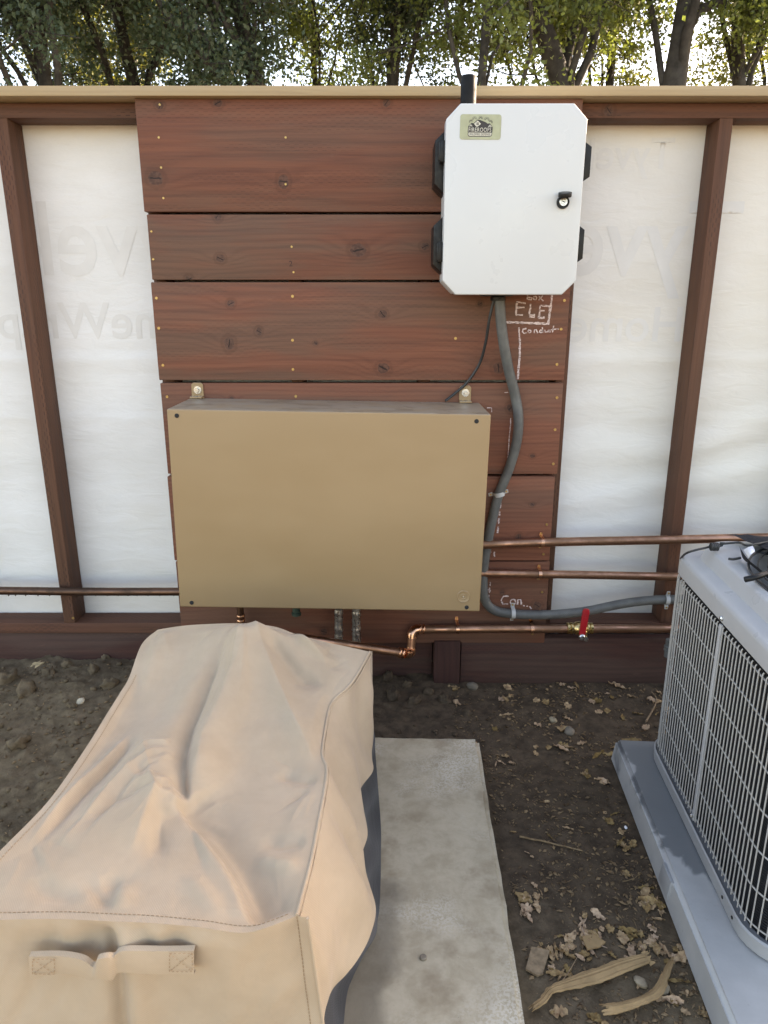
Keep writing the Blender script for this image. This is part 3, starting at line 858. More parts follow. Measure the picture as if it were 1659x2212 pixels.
# lock
lk = at((1650 + 1187 / 1.975) / 1.85172, (280 + 1045 / 1.975) / 1.85172, Y=YF)
lock = put('lock', lathe([(0.0165, 0.0), (0.0165, -0.006), (0.0145, -0.010), (0.0128, -0.010), (0.0125, -0.006)], 28, 'Y'), M['black'], encl, lk)
put('key_cylinder', lathe([(0.0118, -0.004), (0.0118, -0.0082), (0.0100, -0.0098), (0.0072, -0.0098), (0.0068, -0.0086), (0.0050, -0.0086), (0.0046, -0.0102), (0.0001, -0.0102)], 24, 'Y'), M['steel'], lock, lk)
put('key_slot', box(0.0075, 0.002, 0.0022), M['dark_gap'], lock, lk + Vector((0, -0.0098, 0)), (0, R(20), 0))
cap = at((1650 + 1205 / 1.975) / 1.85172, (280 + 985 / 1.975) / 1.85172, Y=YF - 0.016)
put('dust_cap', lathe([(0.0001, 0.0055), (0.0165, 0.0055), (0.0172, 0.004), (0.0172, -0.004), (0.0165, -0.0055), (0.0001, -0.0055)], 28), M['black'], lock, cap, (R(16), R(-4), 0))
put('cap_hinge', box(0.012, 0.016, 0.008, 0.002), M['black'], lock, cap + Vector((0, 0.008, -0.003)))
# short black antenna tube behind the top edge
an = at(1012, 200, Y=2.085)
put('antenna', lathe([(0.0205, -0.075), (0.0205, 0.033), (0.0190, 0.0375), (0.0150, 0.0395), (0.0001, 0.040)], 28), M['rubber'], encl, (an.x, an.y, an.z))
put('cable_gland', lathe([(0.022, -0.014), (0.022, -0.004), (0.017, 0.0), (0.017, 0.012)], 8), M['black'], encl, (at(1076, 640, Y=2.115).x, 2.115, ZB - 0.001))
put('cable_gland', box(0.085, 0.06, 0.006, 0.002), M['black'], encl, (at(1072, 640, Y=2.115).x, 2.115, ZB - 0.0035 + 0.004))

# nameplate
PS = 0.0000771
pc = at((1820 + 845 / 8.295) / 1.85172, (440 + 565 / 8.295) / 1.85172, Y=YF)
def rrect(w, h, r, n=5):
    out = []
    for cx, cz, a0 in ((w / 2 - r, h / 2 - r, 0), (-w / 2 + r, h / 2 - r, 90), (-w / 2 + r, -h / 2 + r, 180), (w / 2 - r, -h / 2 + r, 270)):
        for k in range(n + 1):
            a = R(a0 + 90 * k / n)
            out.append((cx + r * math.cos(a), cz + r * math.sin(a)))
    return out[::-1]
npl = put('nameplate', prism(rrect(0.1045, 0.0580, 0.0065), -0.0010, 0.0, 0.0002, 1), M['plate_metal'], encl, pc, (0, R(0.4), 0))
NM = MX(pc, (0, R(0.4), 0))
def n2(x, y): return ((x - 838) * PS, (565 - y) * PS)
def flat(polys, mat, layer, name):
    V, F = [], []
    for pl in polys:
        b = len(V)
        V += [(*[n2(x, y)[0]], -0.0012 - layer * 0.00025, n2(x, y)[1]) for x, y in pl]
        F.append(tuple(range(b, len(V))))
    bm = bmesh.new(); me = mk(V, F); bm.from_mesh(me); bmesh.ops.triangulate(bm, faces=bm.faces[:])
    put(name, from_bm(bm), mat, npl, M=NM)
def plaintext(body, fw, fh, x, y, layer, mat, wt):
    put('lettering', text_mesh(body, 150 * PS, fit=(fw * PS, fh * PS), spacing=1.12, weight=wt), mat, npl, M=NM @ MX((n2(x, y)[0], -0.0012 - layer * 0.00025, n2(x, y)[1]), (R(90), 0, 0)))
sprays = []
for (cx, cy, rr, a0) in ((515, 415, 70, 20), (635, 345, 95, 5), (830, 325, 80, 0), (1035, 365, 100, -8), (1165, 425, 70, -25)):
    for k in range(9):
        a = R(90 + a0 - 88 + 22 * k)
        ux, uy = math.cos(a), -math.sin(a)
        for r0, r1 in ((0.35, 0.62), (0.70, 0.98)):
            p = [(cx + ux * rr * r0 - uy * 4.5, cy + uy * rr * r0 + ux * 4.5), (cx + ux * rr * r1 - uy * 7, cy + uy * rr * r1 + ux * 7),
                 (cx + ux * rr * r1 + uy * 7, cy + uy * rr * r1 - ux * 7), (cx + ux * rr * r0 + uy * 4.5, cy + uy * rr * r0 - ux * 4.5)]
            sprays.append(p)
ar = [(420, 722), (432, 545), (540, 445), (610, 460), (640, 425), (740, 345), (820, 360), (1020, 430), (1060, 465), (1140, 455), (1240, 575), (1235, 722)]
flat([ar, [(425, 715), (425, 800), (440, 835), (480, 858), (1160, 858), (1205, 835), (1228, 800), (1230, 715)]] + sprays, M['print_dark'], 0, 'logo_print')
flat([[(740, 378), (852, 475), (742, 556), (690, 556), (618, 470)], [(515, 488), (578, 550), (458, 550)], [(1145, 498), (1212, 563), (1085, 563)],
      [(447, 735), (447, 800), (462, 825), (490, 837), (1155, 837), (1190, 822), (1208, 795), (1208, 735)]], M['print_light'], 1, 'logo_print')
flat([[(702, 435), (733, 435), (733, 468), (702, 468)], [(742, 435), (773, 435), (773, 468), (742, 468)], [(702, 477), (733, 477), (733, 510), (702, 510)],
      [(742, 477), (773, 477), (773, 510), (742, 510)], [(508, 520), (526, 520), (526, 551), (508, 551)], [(1138, 530), (1158, 530), (1158, 564), (1138, 564)]], M['print_dark'], 2, 'logo_print')
plaintext('FIREROOFS', 745, 128, 823, 650, 2, M['print_light'], 0.004)
plaintext('WILDFIRE DEFENSE', 690, 72, 823, 784, 2, M['print_dark'], 0.006)

# ---------------------------------------------------------------- tan steel cabinet
CB = dict(x0=-0.594, x1=0.286, z0=0.387, z1=0.967, y0=1.925, y1=YB - 0.001)
ccx, ccz = (CB['x0'] + CB['x1']) / 2, (CB['z0'] + CB['z1']) / 2
CM = MX((ccx, CB['y1'], ccz), (0, R(0.95), 0))
cab = empty('steel_cabinet', (ccx, CB['y1'], CB['z0']), 'wide tan painted steel cabinet hung low on the planks', 'cabinet')
cw, chh, cd = CB['x1'] - CB['x0'], CB['z1'] - CB['z0'], CB['y1'] - CB['y0']
put('cabinet_body', box(cw - 0.006, cd - 0.022, chh - 0.006, 0.003, 2, (0, -(cd - 0.022) / 2, 0)), M['tan'], cab, M=CM)
cover_me = box(cw, cd - 0.012, chh, 0.0045, 3, (0, -cd / 2 - 0.006, 0))
put('front_cover', cover_me, M['tan'], cab, M=CM)
def cab_local(px, py, Y): return at(px, py, Y=Y)
hole = lathe([(0.0001, 0.0015), (0.0042, 0.0015), (0.0062, -0.0010), (0.0062, 0.003)], 14, 'Y')
hole = lathe([(0.0062, 0.002), (0.0062, -0.0006), (0.0055, -0.0009), (0.0001, -0.0004)], 16, 'Y')
for (px, py) in ((382, 898), (1029.5, 910), (414, 1302), (1008, 1312)):
    put('screw_hole', hole, M['dark_gap'], cab, at(px, py, Y=CB['y0'] - 0.0002))
put('knockout', lathe([(0.0195, 0.002), (0.0195, -0.0006), (0.0175, -0.0020), (0.0155, -0.0006), (0.0095, -0.0004), (0.0080, -0.0014), (0.0065, -0.0004), (0.0001, -0.0004)], 28, 'Y'), M['tan'], cab, at(1001, 1289, Y=CB['y0'] - 0.0006))
put('knockout_screw', lathe([(0.0022, 0.002), (0.0022, -0.0016), (0.0001, -0.002)], 10, 'Y'), M['steel'], cab, at(1001, 1289, Y=CB['y0'] - 0.002))
for (px, py) in ((427, 842), (1004.5, 848)):
    p = at(px, py, Y=YB)
    ztop = CM @ Vector((p.x - ccx, 0, chh / 2))
    prof = [(-0.018, -0.04), (0.018, -0.04), (0.018, 0.016), (0.012, 0.022), (-0.012, 0.022), (-0.018, 0.016)]
    tb = put('mounting_tab', prism(prof, -0.0045, -0.0005, 0.0008, 1), M['tan'], cab, (p.x, YB, p.z))
    put('bolt', lathe([(0.0001, -0.0140), (0.0058, -0.0140), (0.0066, -0.0128), (0.0066, -0.0066), (0.0118, -0.0062), (0.0118, -0.0046)], 6, 'Y', 30), M['steel'], tb, (p.x + 0.001, YB, p.z), (0, rnd.uniform(0, 1), 0))
    put('washer', lathe([(0.0118, -0.0044), (0.0118, -0.0068), (0.0062, -0.0070), (0.0001, -0.007)], 20, 'Y'), M['steel'], tb, (p.x + 0.001, YB, p.z))
    put('tab_foot', box(0.036, 0.03, 0.005, 0.001, 1), M['tan'], tb, (p.x, YB - 0.017, ztop.z + 0.0035))
    for dx in (-0.009, 0.009):
        put('rivet', lathe([(0.0038, 0), (0.0034, 0.002), (0.0001, 0.003)], 10), M['tan'], tb, (p.x + dx, YB - 0.02, ztop.z + 0.006))

# ---------------------------------------------------------------- conduit and cable
def strap2(name, parent, c, ang, r, mat, wid=0.013, ears=0.016):
    """two-hole strap over a pipe; ang = direction of the pipe in the wall plane; c = pipe centre"""
    V, F = [], []
    prof = [(-r - ears, YB - c.y - 0.002), (-r - 0.004, YB - c.y - 0.002)]
    prof += [(-(r + 0.0012) * math.cos(t), -(r + 0.0012) * math.sin(t)) for t in [R(a) for a in range(0, 181, 20)]]
    prof += [(r + 0.004, YB - c.y - 0.002), (r + ears, YB - c.y - 0.002)]
    n = len(prof)
    for w_ in (-wid / 2, wid / 2):
        for i, (u, d) in enumerate(prof):
            V.append((u, d, w_ * (0.75 if i in (0, n - 1) else 1)))
        for i, (u, d) in enumerate(prof):
            V.append((u, d - 0.0018, w_ * (0.75 if i in (0, n - 1) else 1)))
    a0, a1, b0, b1 = 0, n, 2 * n, 3 * n
    for i in range(n - 1):
        F += [(a1 + i, a1 + i + 1, b1 + i + 1, b1 + i), (a0 + i, b0 + i, b0 + i + 1, a0 + i + 1), (a0 + i, a0 + i + 1, a1 + i + 1, a1 + i), (b0 + i, b1 + i, b1 + i + 1, b0 + i + 1)]
    F += [(a0, a1, b1, b0), (a0 + n - 1, b0 + n - 1, b1 + n - 1, a1 + n - 1)]
    me = mk(V, F, 40)
    MM = MX(c, (0, ang, 0))
    o = put(name, me, mat, parent, M=MM)
    for sg in (-1, 1):
        put('strap_screw', scr_head, M['steel'] if mat is M['clip'] else M['copper_new'], o, M=MM @ MX((sg * (r + ears * 0.62), YB - c.y - 0.0035, 0), (0, 0, 0), (0.7, 0.9, 0.7)))
    return o
YC = YB - 0.0165
cpts = [(1079, 636, 2.115), (1081, 680, 2.118), (1087, 735, 2.13), (1099, 800, 2.15), (1113, 855, YC - 0.004), (1120, 905, YC - 0.006), (1116, 955, YC - 0.005), (1100, 1012, YC), (1078, 1067, YC), (1064, 1120, YC), (1052, 1180, YC), (1044, 1240, YC), (1046, 1290, YC), (1066, 1317, YC), (1108, 1326, YC), (1180, 1328, YC), (1260, 1321, YC + 0.004), (1340, 1305, YC + 0.012), (1400, 1297, YC + 0.02), (1450, 1295, YC + 0.02), (1520, 1293, YC + 0.02)]
path = catmull([at(a, b, Y=c) for a, b, c in cpts], 8)
conduit = empty('flexible_conduit', path[0], 'thick grey flexible conduit curving down from the white box to the right', 'conduit')
put('conduit_tube', tube(path, 0.0152, 16), M['conduit'], conduit)
strap2('pipe_clip', conduit, at(1078, 1067, Y=YC), R(-12), 0.0155, M['clip'])
strap2('pipe_clip', conduit, at(1108, 1325, Y=YC), R(90), 0.0155, M['clip'])
strap2('pipe_clip', conduit, at(1440, 1295, Y=YC + 0.02), R(92), 0.0155, M['clip'])
cb = catmull([at(1069, 638, Y=2.115), at(1057, 690, Y=2.12), at(1049, 740, Y=2.14), at(1036, 785, Y=2.165), at(1010, 825, Y=2.172), at(985, 848, Y=2.172), at(962, 866, Y=2.16)], 8)
tag(put('black_cable', tube(cb, 0.0042, 10), M['cable']), 'thin black cable hanging from the white box down behind the tan cabinet', 'cable')

# ---------------------------------------------------------------- pipes
def ring_on(path_c, d, r, wdt):   # short collar along a horizontal pipe
    return lathe([(r * 0.94, -wdt / 2), (r, -wdt / 2 + 0.0015), (r, wdt / 2 - 0.0015), (r * 0.94, wdt / 2)], 20, 'X')
def pipe(name, label, pts, r, mat, n=6, group=None):
    path = catmull(pts, n)
    root = empty(name, path[0], label, 'pipe', group)
    put('pipe_run', tube(path, r, 18), mat, root)
    return root
pr1 = pipe('copper_pipe', 'copper pipe leaving the cabinet, upper of the two, passing above the condenser', [at(1035, 1177, Y=2.160), at(1171, 1171.5, Y=2.160), at(1420, 1166.5, Y=2.155), at(1659, 1161, Y=2.145), at(1800, 1158, Y=2.14)], 0.0142, M['copper'])
strap2('pipe_strap', pr1, at(1171, 1171.5, Y=2.160), R(90), 0.0145, M['copper_new'], 0.011, 0.013)
pr2 = pipe('copper_pipe', 'copper pipe leaving the cabinet, lower of the two, ending behind the condenser', [at(1030, 1238, Y=2.165), at(1165, 1240, Y=2.165), at(1467, 1246, Y=2.165), at(1560, 1248, Y=2.165)], 0.0134, M['copper'])
strap2('pipe_strap', pr2, at(1166, 1240, Y=2.165), R(90), 0.0137, M['copper_new'], 0.011, 0.013)
pl1 = pipe('copper_pipe', 'dull brown wet pipe running left from the cabinet across the stud', [at(-300, 1275, Y=2.19), at(0, 1276, Y=2.19), at(180, 1278, Y=2.19), at(400, 1278, Y=2.17), at(440, 1278, Y=2.17)], 0.0135, M['copper_old'])
# water drops hanging under it
for k in range(16):
    px = 10 + k * 24 + rnd.uniform(-8, 8)
    if 118 < px < 190: continue
    p = at(px, 1277.5, Y=2.188)
    put('water_drop', lathe([(0.0001, 0.0016), (0.0022, 0.001), (0.0026, -0.0008), (0.0016, -0.0028), (0.0001, -0.0036)], 8, 'Z', 180), M['copper_old'], pl1, p + Vector((0, 0, -0.0135)))
# supply line with valve
YV = 2.150
sup = empty('supply_line', at(905, 1358, Y=YV), 'low copper line with red lever valve along the foot of the fence', 'pipe')
put('pipe_run', tube([at(905, 1359, Y=YV), at(1100, 1358, Y=YV), at(1300, 1358, Y=YV), at(1560, 1358.5, Y=YV)], 0.0140, 18), M['copper'], sup)
e0 = at(905, 1359, Y=YV)
elb = catmull([e0, e0 + Vector((-0.012, -0.002, -0.002)), e0 + Vector((-0.022, -0.008, -0.012)), e0 + Vector((-0.024, -0.012, -0.026))], 6)
put('elbow', tube(elb, 0.0165, 18), M['copper_new'], sup)
e1 = elb[-1]
b1 = e1 + Vector((-0.002, -0.006, -0.030))
put('pipe_stub', tube([e1, b1], 0.0140, 18), M['copper'], sup)
e2 = at(872, 1411, Y=2.09)
elb2 = catmull([b1, b1 + Vector((-0.002, -0.006, -0.014)), b1.lerp(e2, 0.55) + Vector((0.006, 0, -0.010)), e2], 6)
put('elbow', tube(elb2, 0.0165, 18), M['copper_new'], sup)
e3 = at(690, 1384, Y=2.03); e4 = at(560, 1366, Y=1.99)
put('pipe_run', tube([e2, e3, e4], 0.0140, 18), M['copper'], sup)
for q, dirv in ((e0, (1, 0, 0)), (e2, tuple((e2 - e3).normalized()))):
    dv = Vector(dirv)
    for t in (0.0, 0.012):
        a = q + dv * (0.004 + t) if q is e0 else q - dv * (0.004 + t)
        put('fitting_bead', tube([a - dv * 0.0035, a - dv * 0.002, a + dv * 0.002, a + dv * 0.0035], [0.0160, 0.0178, 0.0178, 0.0160], 18), M['copper_new'], sup)
for px in (988, 1149):
    strap2('pipe_strap', sup, at(px, 1358, Y=YV), R(90), 0.0145, M['copper_new'], 0.011, 0.014)
vc = at(1252, 1357, Y=YV)
V_, F_ = [], []
valve = put('valve_body', lathe([(0.0150, -0.043), (0.0185, -0.042), (0.0185, -0.034), (0.0160, -0.032), (0.0190, -0.030), (0.0190, -0.024), (0.0165, -0.021), (0.0215, -0.012), (0.0225, 0.0), (0.0215, 0.012), (0.0165, 0.021), (0.0190, 0.024), (0.0190, 0.030), (0.0160, 0.032), (0.0185, 0.034), (0.0185, 0.042), (0.0150, 0.043)], 24, 'X'), M['brass'], sup, vc)
put('valve_stem', lathe([(0.0095, -0.0), (0.0095, -0.030), (0.0075, -0.032), (0.0075, -0.040), (0.0001, -0.040)], 16, 'Y'), M['brass'], valve, vc + Vector((0.008, 0, -0.003)))
put('stem_nut', lathe([(0.0085, -0.036), (0.0085, -0.046), (0.0001, -0.047)], 6, 'Y', 30), M['steel'], valve, vc + Vector((0.010, 0, -0.018)))
hp = at(1257, 1371, Y=YV - 0.042); hq = at(1268, 1316, Y=YV - 0.047)
dvec = (hq - hp)
hl = dvec.length
hang = math.atan2(dvec.x, dvec.z)
lever = prism([(-0.0095, 0.0), (0.0095, 0.0), (0.0105, 0.02), (0.0115, hl - 0.012), (0.0085, hl - 0.002), (0.0, hl), (-0.0085, hl - 0.002), (-0.0115, hl - 0.012), (-0.0105, 0.02)], -0.004, 0.004, 0.002)
put('lever_handle', lever, M['red'], valve, hp, (0, hang, 0))
# galvanised bolt below the lever
put('lever_bolt', lathe([(0.0095, 0.004), (0.0105, 0.002), (0.0105, -0.004), (0.0070, -0.007), (0.0001, -0.0075)], 12, 'Y'), M['steel'], valve, at(1257, 1376, Y=YV - 0.048))

# small strap elbow and foil-wrapped pipes under the cabinet
for px, lab in ((731.5, 'crumpled foil wrapped pipe below the cabinet, nearer the steel cabinet middle'), (769.5, 'crumpled foil wrapped pipe below the cabinet, nearer the copper elbows')):
    a, b = at(px, 1300, Y=2.12), at(px + 0.4, 1392, Y=2.12)
    n = 26
    pth = [a.lerp(b, k / n) + Vector((rnd.uniform(-.001, .001), rnd.uniform(-.001, .001), 0)) for k in range(n + 1)]
    tag(put('foil_pipe', tube(pth, [0.0140 * (1 + rnd.uniform(-.10, .10)) for _ in pth], 14), M['foil']), lab, 'pipe', 'foil wrapped pipes below the cabinet')
q = at(520, 1334, Y=2.13)
drain = empty('drain_stub', q, 'short copper stub with bright collar under the left end of the cabinet', 'pipe')
put('stub_pipe', tube([q + Vector((0, 0, 0.05)), q + Vector((0, 0, -0.10))], 0.0112, 16), M['copper_old'], drain)
put('collar', tube([q + Vector((0, 0, 0.002)), q + Vector((0, 0, 0.004)), q + Vector((0, 0, 0.010)), q + Vector((0, 0, 0.012))], [0.0120, 0.0140, 0.0140, 0.0120], 18), M['copper_new'], drain)
put('collar', tube([q + Vector((0, 0, -0.016)), q + Vector((0, 0, -0.014)), q + Vector((0, 0, -0.006)), q + Vector((0, 0, -0.004))], [0.0120, 0.0140, 0.0140, 0.0120], 18), M['copper_new'], drain)
q = at(640, 1322, Y=2.05)
tag(put('drain_plug', lathe([(0.012, 0.02), (0.012, 0.0), (0.015, -0.002), (0.015, -0.010), (0.010, -0.013), (0.0001, -0.014)], 12), plain('green plug', (0.03, 0.06, 0.045), 0.5), None, q), 'small dark green plug under the cabinet floor', 'plug')

# ---------------------------------------------------------------- condenser
ac = empty('air_conditioner', ACM.to_translation() + Vector((0, 0, 0.07)), 'grey condenser with wire side guard and black cloth on its fan', 'air conditioner', rot=(0, 0, AC_YAW))
HS = 0.345
def rr_point(hs, r, t):
    """point on a rounded square of half side hs, corner radius r, at angle t (uniform by perimeter)"""
    L = 2 * (hs - r); A = math.pi / 2 * r
    per = 4 * (L + A)
    s = (t % 1.0) * per
    # start at left side bottom (x=-hs, y=-(hs-r)) going +y
    for k in range(4):
        ang = k * math.pi / 2
        def rot(x, y): return (x * math.cos(-ang) - y * math.sin(-ang), x * math.sin(-ang) + y * math.cos(-ang))
        if s < L: return rot(-hs, -(hs - r) + s)
        s -= L
        if s < A:
            a = s / r
            return rot(-(hs - r) - r * math.cos(a), (hs - r) + r * math.sin(a))
        s -= A
    return (-hs, -(hs - r))
def ring_rr(hs, r, z, n=128): return [Vector((*rr_point(hs, r, i / n), z)) for i in range(n)]
def loft(rings, closed_top=False, smooth=40):
    n = len(rings[0])
    v = [p for r_ in rings for p in r_]
    f = [(i * n + k, i * n + (k + 1) % n, (i + 1) * n + (k + 1) % n, (i + 1) * n + k) for i in range(len(rings) - 1) for k in range(n)]
    if closed_top: f.append(tuple((len(rings) - 1) * n + k for k in range(n)))
    bm = bmesh.new(); me = mk(v, f); bm.from_mesh(me); bpy.data.meshes.remove(me)
    return from_bm(bm, smooth)
ZL = 0.600
rg = [ring_rr(HS - 0.012, 0.07, ZL + 0.004), ring_rr(HS, 0.08, ZL), ring_rr(HS + 0.002, 0.08, ZL + 0.002), ring_rr(HS + 0.002, 0.08, ZL + 0.036), ring_rr(HS + 0.0005, 0.079, ZL + 0.042), ring_rr(HS - 0.004, 0.078, ZL + 0.0465), ring_rr(HS - 0.010, 0.076, ZL + 0.049), ring_rr(HS - 0.030, 0.074, ZL + 0.053)]
rg += [ring_rr(HS - 0.0335, 0.073, ZL + 0.0545), ring_rr(HS - 0.036, 0.072, ZL + 0.060), ring_rr(HS - 0.042, 0.070, ZL + 0.082), ring_rr(HS - 0.045, 0.069, ZL + 0.0855), ring_rr(HS - 0.049, 0.068, ZL + 0.087), ring_rr(HS - 0.052, 0.067, ZL + 0.0875)]
def blend(r0, rad, z, f):
    out = []
    for p in r0:
        a = math.atan2(p.y, p.x)
        out.append(Vector((p.x * (1 - f) + rad * math.cos(a) * f, p.y * (1 - f) + rad * math.sin(a) * f, z)))
    return out
base_r = ring_rr(HS - 0.052, 0.067, 0)
FR = 0.284
rg += [blend(base_r, FR, ZL + 0.090, 0.5), blend(base_r, FR + 0.005, ZL + 0.091, 1.0), blend(base_r, FR, ZL + 0.089, 1.0), blend(base_r, FR - 0.004, ZL + 0.068, 1.0), blend(base_r, FR - 0.004, ZL - 0.06, 1.0)]
lid = put('lid', loft(rg), M['ac'], ac, M=ACM)
put('fan_well', lathe([(FR - 0.004, ZL - 0.06), (0.0001, ZL - 0.06)], 64), M['coil'], ac, M=ACM)
put('lid_screw', lathe([(0.0055, 0.0), (0.0055, -0.004), (0.0035, -0.007), (0.0001, -0.008)], 8, 'X', 30), M['steel'], ac, M=ACM @ MX((-HS - 0.001, 0.0, ZL + 0.012)))
put('lid_screw', lathe([(0.004, 0.0), (0.004, 0.0015), (0.0001, 0.002)], 8), M['post'], ac, M=ACM @ MX((-HS + 0.022, -0.16, ZL + 0.057)))
# fan guard
gz = ZL + 0.096
fg = put('fan_guard', tube([Vector((FR * math.cos(t), FR * math.sin(t), gz)) for t in np.linspace(0, 2 * math.pi, 96, endpoint=False)], 0.0028, 8, closed=True), M['grille'], ac, M=ACM)
for k in range(1, 13):
    rr_ = FR - 0.019 * k
    put('guard_ring', tube([Vector((rr_ * math.cos(t), rr_ * math.sin(t), gz + 0.0009 * k)) for t in np.linspace(0, 2 * math.pi, 72, endpoint=False)], 0.0018, 6, closed=True), M['grille'], fg, M=ACM)
for k in range(6):
    a = R(15 + 60 * k)
    put('guard_spoke', tube([Vector((0.03 * math.cos(a), 0.03 * math.sin(a), gz + 0.008)), Vector(((FR + 0.012) * math.cos(a), (FR + 0.012) * math.sin(a), gz - 0.004))], 0.003, 8), M['grille'], fg, M=ACM)
# fan blades and motor inside
hubm = put('fan_motor', lathe([(0.07, ZL - 0.05), (0.07, ZL + 0.02), (0.05, ZL + 0.035), (0.0001, ZL + 0.038)], 24), M['grille'], ac, M=ACM)
for k in range(3):
    P = []
    for i in range(8):
        r_ = 0.06 + 0.19 * i / 7
        P.append([Vector((r_ * math.cos(R(120 * k) + (j / 6 - 0.5) * 1.3), r_ * math.sin(R(120 * k) + (j / 6 - 0.5) * 1.3), ZL - 0.03 + 0.045 * j / 6)) for j in range(7)])
    put('fan_blade', grid_mesh(P), M['ac_pan'], hubm, M=ACM)
# coil block, base pan
put('coil', loft([ring_rr(HS - 0.012, 0.070, 0.095), ring_rr(HS - 0.012, 0.070, ZL + 0.003)]), M['coil'], ac, M=ACM)
put('base_pan', loft([ring_rr(HS - 0.004, 0.085, 0.070), ring_rr(HS + 0.010, 0.09, 0.074), ring_rr(HS + 0.012, 0.09, 0.104), ring_rr(HS + 0.009, 0.09, 0.107), ring_rr(HS + 0.006, 0.088, 0.104), ring_rr(HS + 0.004, 0.088, 0.092), ring_rr(HS - 0.05, 0.06, 0.092)]), M['ac_pan'], ac, M=ACM)
for yy in (-0.255, -0.205):
    put('pan_hole', lathe([(0.0035, -0.001), (0.0035, 0.0005), (0.0001, 0.0006)], 10, 'X'), M['dark_gap'], ac, M=ACM @ MX((-HS - 0.0121, yy, 0.090), (0, 0, R(180))))
# wire guard: each upright its own piece
n_side = 52
L_ = 2 * (HS - 0.08); A_ = math.pi / 2 * 0.08
per = 4 * (L_ + A_)
sp = 0.0158
zw0, zw1 = 0.112, ZL - 0.004
wire_me = tube([Vector((0, 0, zw0)), Vector((0, 0, zw1 - 0.003)), Vector((0.002, 0, zw1))], 0.0015, 6)
guard = put('wire_guard', tubes([([Vector((*rr_point(HS, 0.08, t), z)) for t in np.linspace(-(L_ * 0.6 + A_) / per, (L_ * 1.6 + A_) / per, 90)], 0.0017, 6) for z in [zw0 + 0.006, zw0 + 0.080, zw0 + 0.160, zw0 + 0.240, zw0 + 0.320, zw0 + 0.400, zw1 - 0.012]]), M['ac_wire'], ac, M=ACM)
s_ = -(A_ + 0.30)
cnt = 0
while s_ < L_ + A_ + 0.10:
    if abs(s_ - L_ / 2) > 0.010:
        x, y = rr_point(HS + 0.003, 0.08, s_ / per)
        put('guard_wire', wire_me, M['ac_wire'], guard, M=ACM @ MX((x, y, 0)))
        cnt += 1
    s_ += sp
mid = rr_point(HS + 0.003, 0.08, (L_ / 2) / per)
put('centre_strip', box(0.006, 0.0105, zw1 - zw0 + 0.004, 0.0015, 2), M['ac'], ac, M=ACM @ MX((mid[0], mid[1], (zw0 + zw1) / 2)))
put('strip_screw', lathe([(0.0052, 0.0), (0.0052, -0.003), (0.003, -0.0055), (0.0001, -0.006)], 8, 'X', 30), M['steel'], ac, M=ACM @ MX((mid[0] - 0.003, mid[1], zw0 + 0.008)))
# coupling on the far side of the condenser, by the fence
q = at(1444, 1400, Y=2.05)
put('service_fitting', lathe([(0.011, -0.03), (0.011, -0.01), (0.014, -0.008), (0.014, -0.002), (0.011, 0), (0.014, 0.002), (0.014, 0.008), (0.011, 0.01), (0.011, 0.03)], 14), M['conduit'], ac, q)

# black mesh cloth tied over the fan
def cloth_mesh():
    P = []
    for i in range(28):
        row = []
        for j in range(28):
            u, v = i / 27, j / 27
            x = -0.255 + 0.50 * u + 0.06 * (1 - v); y = 0.03 + 0.255 * v
            x += 0.05 * (1 - u) * math.sin(v * 3) * 0.6
            edge = min(u, 1 - u, v, 1 - v)
            z = gz + 0.010 + 0.022 * noise.noise(Vector((u * 4, v * 4, 2))) + 0.030 * (1 - v) * (1 - u) * 0.4
            z = max(z, gz + 0.006) + 0.010 * sstep(0.0, 0.1, edge)
            row.append(Vector((x, y, z)))
        P.append(row)
    return grid_mesh(P)
cl = put('fan_cloth', cloth_mesh(), M['mesh_cloth'], None, M=ACM)
tag(cl, 'black mesh cloth lying over the condenser fan guard', 'cloth')
def lp(px, py, z): return at(px, py, Z=z)
z0 = ZL + 0.094
a = at(1471, 1206, Y=None, Z=ZL + 0.03); b = lp(1487, 1193, z0 - 0.006); c = lp(1538, 1180, z0 + 0.006)
d = lp(1553, 1176, z0 + 0.01); e_ = lp(1595, 1172, z0 + 0.014); g_ = lp(1615, 1178, z0 + 0.02)
bung = empty('bungee_cord', b, 'black elastic cord with a knot stretched over the condenser lid', 'cord')
put('cord', tube(catmull([a, b, c, d, e_, g_, lp(1660, 1170, z0 + 0.02)], 6), 0.0027, 8), M['cable'], bung)
cc = lp(1543, 1181, z0 + 0.008)
for k in range(4):
    t = (k - 1.5) * 0.0045
    put('knot_turn', tube([cc + Vector((t, 0.0072 * math.cos(s), 0.0078 * math.sin(s))) for s in np.linspace(0, 6.283, 16, endpoint=False)], 0.0027, 6, closed=True), M['cable'], bung)
put('knot_core', tube([cc + Vector((-0.009, 0, 0)), cc + Vector((0.009, 0, 0))], 0.0062, 8), M['cable'], bung)
put('knot_tail', tube([cc + Vector((0.008, 0, 0)), cc + Vector((0.017, -0.002, 0.004)), cc + Vector((0.020, -0.003, 0.010)), cc + Vector((0.012, 0, 0.009))], 0.0028, 8), M['cable'], bung)
P = []
pts_top = [lp(1596, 1178, z0 + 0.022), lp(1603, 1190, z0 + 0.02), lp(1618, 1210, z0 + 0.02), lp(1640, 1228, z0 + 0.012), lp(1668, 1250, z0 + 0.006)]
pts_bot = [lp(1600, 1192, z0 + 0.002), lp(1606, 1208, z0 + 0.002), lp(1624, 1222, z0 + 0.002), lp(1644, 1238, z0 + 0.002), lp(1672, 1258, z0 + 0.002)]
P = [catmull(pts_top, 5), [x.lerp(y, 0.5) + Vector((0, -0.003, 0)) for x, y in zip(catmull(pts_top, 5), catmull(pts_bot, 5))], catmull(pts_bot, 5)]
put('cord_webbing', grid_mesh(P), M['mesh_cloth'], bung)
